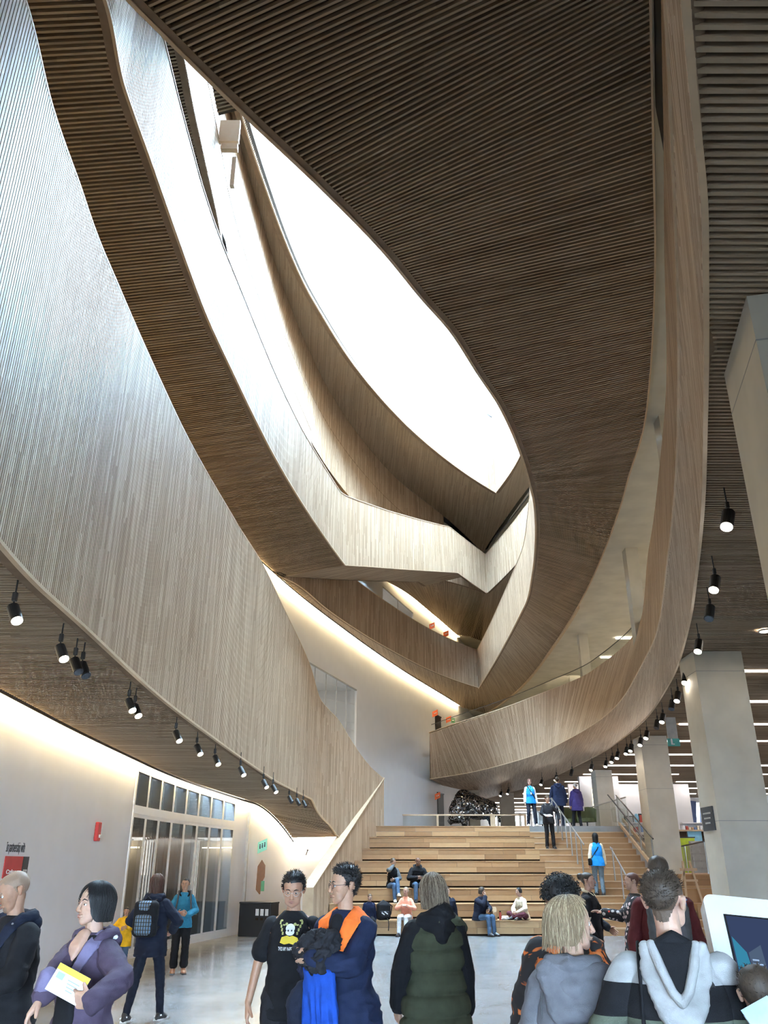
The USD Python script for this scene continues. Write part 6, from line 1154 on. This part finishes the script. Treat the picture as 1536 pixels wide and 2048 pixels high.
# seated on the rows: seat (row k), local frame scaled by h
def seated(label, px, k, rz, h=1.7, dy=.12, **kw):
    y = ky(k) + dy; s = h / 1.75; z0 = RIS * (k - 1); return person(label, ((px - 768) / FPX * (y * _c - .4), y, z0), rz, h, .02, sit=RIS / s, **kw)
seated('seated woman in a black vest with grey sleeves resting her chin on her hand', 784, 3, .25, arms=(dict(w=(-.02, -.22, 1.06), e=(-.8, -.2, -.6), d=(0, 0, 1), n=(0, .9, 0), curl=.9), dict(w=(.0, -.32, .66), e=(.8, .3, -.3))), legs=(dict(a=(-.02, -.44, .09)), dict(a=(.06, -.56, .26))), lean=.22, head=(.4, .2, 0), female=True, top=dict(m='cloth_black', sleeve_m='cloth_kneegrey', len=.06, puff=.02, name='vest'), bottom=dict(m='cloth_jeans', w=.95), shoes='shoe_pale', hair=('fringe', 'hair_brown', dict(k=.85)))
seated('seated bald dark-skinned man in a black jacket beside the woman in the vest', 835, 3, .1, h=1.78, skin='skin_dark', arms=(dict(w=(-.05, -.34, .68), e=(-.8, .3, -.3)), dict(w=(.06, -.33, .68), e=(.8, .3, -.3))), lean=.32, head=(.2, .3, 0), top=dict(m='cloth_black', len=.1, puff=.04, hood='cloth_black'), bottom=dict(m='cloth_jeans'), build=1.1)
seated('seated woman in a black puffer jacket and tall boots eating on the lowest row', 958, 1, .75, arms=(dict(w=(-.03, -.28, 1.03), e=(-.6, -.3, -.8), d=(.2, .1, 1), n=(0, .8, .3), curl=.9), dict(w=(.05, -.34, .68), e=(.8, .3, -.3))), lean=.18, head=(.2, .1, 0), female=True, build=1.15, top=dict(m='cloth_navy', len=.12, puff=.045), bottom=dict(m='cloth_jeans'), shoes='shoe_black', hair=('fringe', 'hair_dark_brown'))
G = seated('seated woman in a cream cardigan and maroon leggings with legs folded on the lowest row', 1046, 1, -.95, h=1.66, dy=.42, skin='skin_light', arms=(dict(w=(-.05, -.36, .62), e=(-.8, .3, -.3)), dict(w=(.1, -.34, .62), e=(.8, .3, -.3))), legs=(dict(a=(.16, -.34, .50), k=(-1, -.6, .3)), dict(a=(-.05, -.42, .50), k=(1, -.6, .25))), lean=.2, female=True, top=dict(m='cloth_cream', len=.1, puff=.035), bottom=dict(m='cloth_burgundy'), shoes='shoe_black', hair=('fringe', 'hair_black', dict(k=.85)))
seated('fair-haired person in a salmon top sitting on the lowest row, left of the olive vest', 813, 1, -.3, h=1.68, skin='skin_light', arms=(dict(w=(-.05, -.22, .80), e=(-.8, .3, -.3)), dict(w=(.06, -.22, .80), e=(.8, .3, -.3))), female=True, lean=.08, top=dict(m='cloth_salmon', len=.06, puff=.02), bottom=dict(m='cloth_white'), hair=('tied', 'hair_ash_light', dict(bun=1)))
seated('child in a navy jacket sitting on the lowest row beside the black backpack', 737, 1, .3, h=1.36, skin='skin_light', lean=.25, head=(.2, .3, 0), top=dict(m='cloth_navy_bright', len=.06, puff=.03), bottom=dict(m='cloth_black'), hair=('short', 'hair_brown'), cat='child')
seated('person in a dark quilted jacket sitting just behind the olive vest woman', 893, 1, .2, h=1.7, skin='skin_light', lean=.15, build=1.1, top=dict(m='cloth_navy', len=.1, puff=.05), bottom=dict(m='cloth_jeans_dark'), hair=('short', 'hair_brown'))
# things on the lowest row
zz = RIS; X_ = lambda px, y=26.25: (px - 768) / FPX * (y * _c - .5)
t = thing('backpack', 'black backpack with white marks standing on the lowest row', 'backpack', (X_(767), 26.2, zz), .3)
part('body', smoothed(hullm(*[((a * .13, b * .06, .07 + c), .065) for a in (-1, 1) for b in (-1, 1) for c in (0, .3)], ((0, .02, .46), .06)), .02, 4), 'cloth_black', t, smooth=True); part('front_pocket', smoothed(hullm(*[((a * .1, -.12, .1 + c), .04) for a in (-1, 1) for c in (0, .1)]), .02, 3), 'cloth_black_soft', t, smooth=True); part('white_mark', [bx(-.06, -.165, .17, .1, .01, .03, 0, 0, .6), bx(.03, -.165, .19, .12, .01, .03, 0, 0, .6)], 'print_white', t)
part('strap', tube([(.12, -.05, .45), (.24, -.06, .36), (.2, -.06, .15), (.14, -.05, .08)], .016, 8), 'cloth_black', t); part('hanging_strap', tube([(.06, -.14, .06), (.07, -.24, .01), (.07, -.28, -.1), (.06, -.27, -.26)], .012, 6), 'cloth_black', t)
t = thing('paper_bag', 'crumpled brown paper bag beside the woman in boots', 'bag', (X_(988), 26.3, zz), .4); m = loft([((0, 0, 0), .1, .07), ((0, 0, .2), .11, .07), ((-.02, 0, .33), .1, .03)], 24).subdivide(); part('bag', ruffle(m, .014, 16, 3), 'cloth_bag', t)
part('folded_rim', bx(-.02, 0, .33, .18, .03, .03), 'cloth_bag', t)
t = thing('bottle', 'dark red bottle standing on the lowest row between the two women', 'bottle', (X_(1000), 26.2, zz)); part('body', cyl((0, 0, 0), (0, 0, .2), .035, n=16), 'book_red', t, smooth=40); part('cap', cyl((0, 0, .2), (0, 0, .24), .022, n=14), 'black_paint', t)
t = thing('lunch_wrap', 'white paper wrap and napkin beside the cross-legged woman', 'paper', (X_(1010), 26.25, zz)); m = trimesh.creation.icosphere(3, .1); m.apply_scale([1.3, .9, .45]); m.apply_translation((0, 0, .045)); ruffle(m, .03, 12, 2); part('wrap', m, 'paper_white', t); part('napkin', bx(.25, .03, .03, .22, .16, .04, .3), 'paper_white', t)
# touch screen kiosk
t = thing('kiosk', 'white touch screen kiosk with a dark blue map display at the right edge', 'kiosk')
p00 = at_y(1404, 1787, 4.75); ux = unit(at_y(1600, 1806, 4.70) - p00); dv = at_y(1350, 2050, 4.40) - p00; uz = -unit(dv - ux * (dv @ ux)); un = np.cross(ux, uz)
def kq(m): X = np.eye(4); X[:3, 0], X[:3, 1], X[:3, 2], X[:3, 3] = ux, uz, un, p00; m.apply_transform(X); return m
RB = lambda x0, z0, x1, z1, r: Polygon(sbox(x0 + r, z0 + r, x1 - r, z1 - r).buffer(r, 8).exterior)
part('housing', kq(plate(RB(0, -1.0, .80, 0, .045), -.09, 0)), 'white_metal', t); part('screen_bezel', kq(plate(sbox(.085, -.88, .72, -.105), 0, .003)), 'black_paint', t); part('display', kq(plate(sbox(.095, -.87, .71, -.115), .003, .005)), 'screen_navy', t)
for nm, pg, mt in (('map_shape', [(.10, -.40), (.10, -.225), (.155, -.30), (.165, -.40)], 'screen_cyan'), ('map_shape', [(.165, -.40), (.165, -.30), (.23, -.255), (.235, -.40)], 'screen_slate'), ('map_shape', [(.315, -.27), (.47, -.18), (.60, -.28), (.52, -.42), (.37, -.41)], 'screen_blue'), ('zoom_button', [(.315, -.155), (.345, -.155), (.345, -.235), (.315, -.235)], 'screen_pale')): part(nm, kq(plate(Polygon(pg), .005, .0065)), mt, t)
part('zoom_symbols', [kq(bx(.33, -.178, .007, .014, .004, .001)), kq(bx(.33, -.178, .007, .004, .014, .001)), kq(bx(.33, -.216, .007, .014, .004, .001))], 'screen_navy', t)
m = meshkit.text_mesh('LEVEL 3', .022, .001, True); m.apply_translation((.305, -.475, .006)); part('lettering', kq(m), 'screen_pale', t)
for j, w_ in enumerate((.03, .045, .03)): part('text_line', kq(bx(.19 + w_ / 2 - .015, -.335 - .02 * j, .007, w_, .007, .001)), 'screen_pale', t)
b0 = p00 + ux * .4 - uz * .75 - un * .1; part('stand', bx(b0[0], b0[1] + .1, (b0[2]) / 2, .35, .12, b0[2]), 'white_metal', t); part('foot', rbx(b0[0], b0[1] + .05, .015, .6, .5, .03, .012), 'white_metal', t)
t = thing('brochure', 'pale blue open brochure in the lower right corner below the kiosk', 'brochure'); c = at_y(1522, 2026, 3.3); X = np.eye(4); X[:3, :3] = rot([0, 1, 0], -.42) @ rot([1, 0, 0], -.5); X[:3, 3] = c
for j, (dx, m_) in enumerate(((0, 'print_sky'), (.0, 'paper_white'))): m = bx(dx, .006 * j, -.016 * j, .11, .004, .07); m.apply_transform(X); part('sheet', m, m_, t)
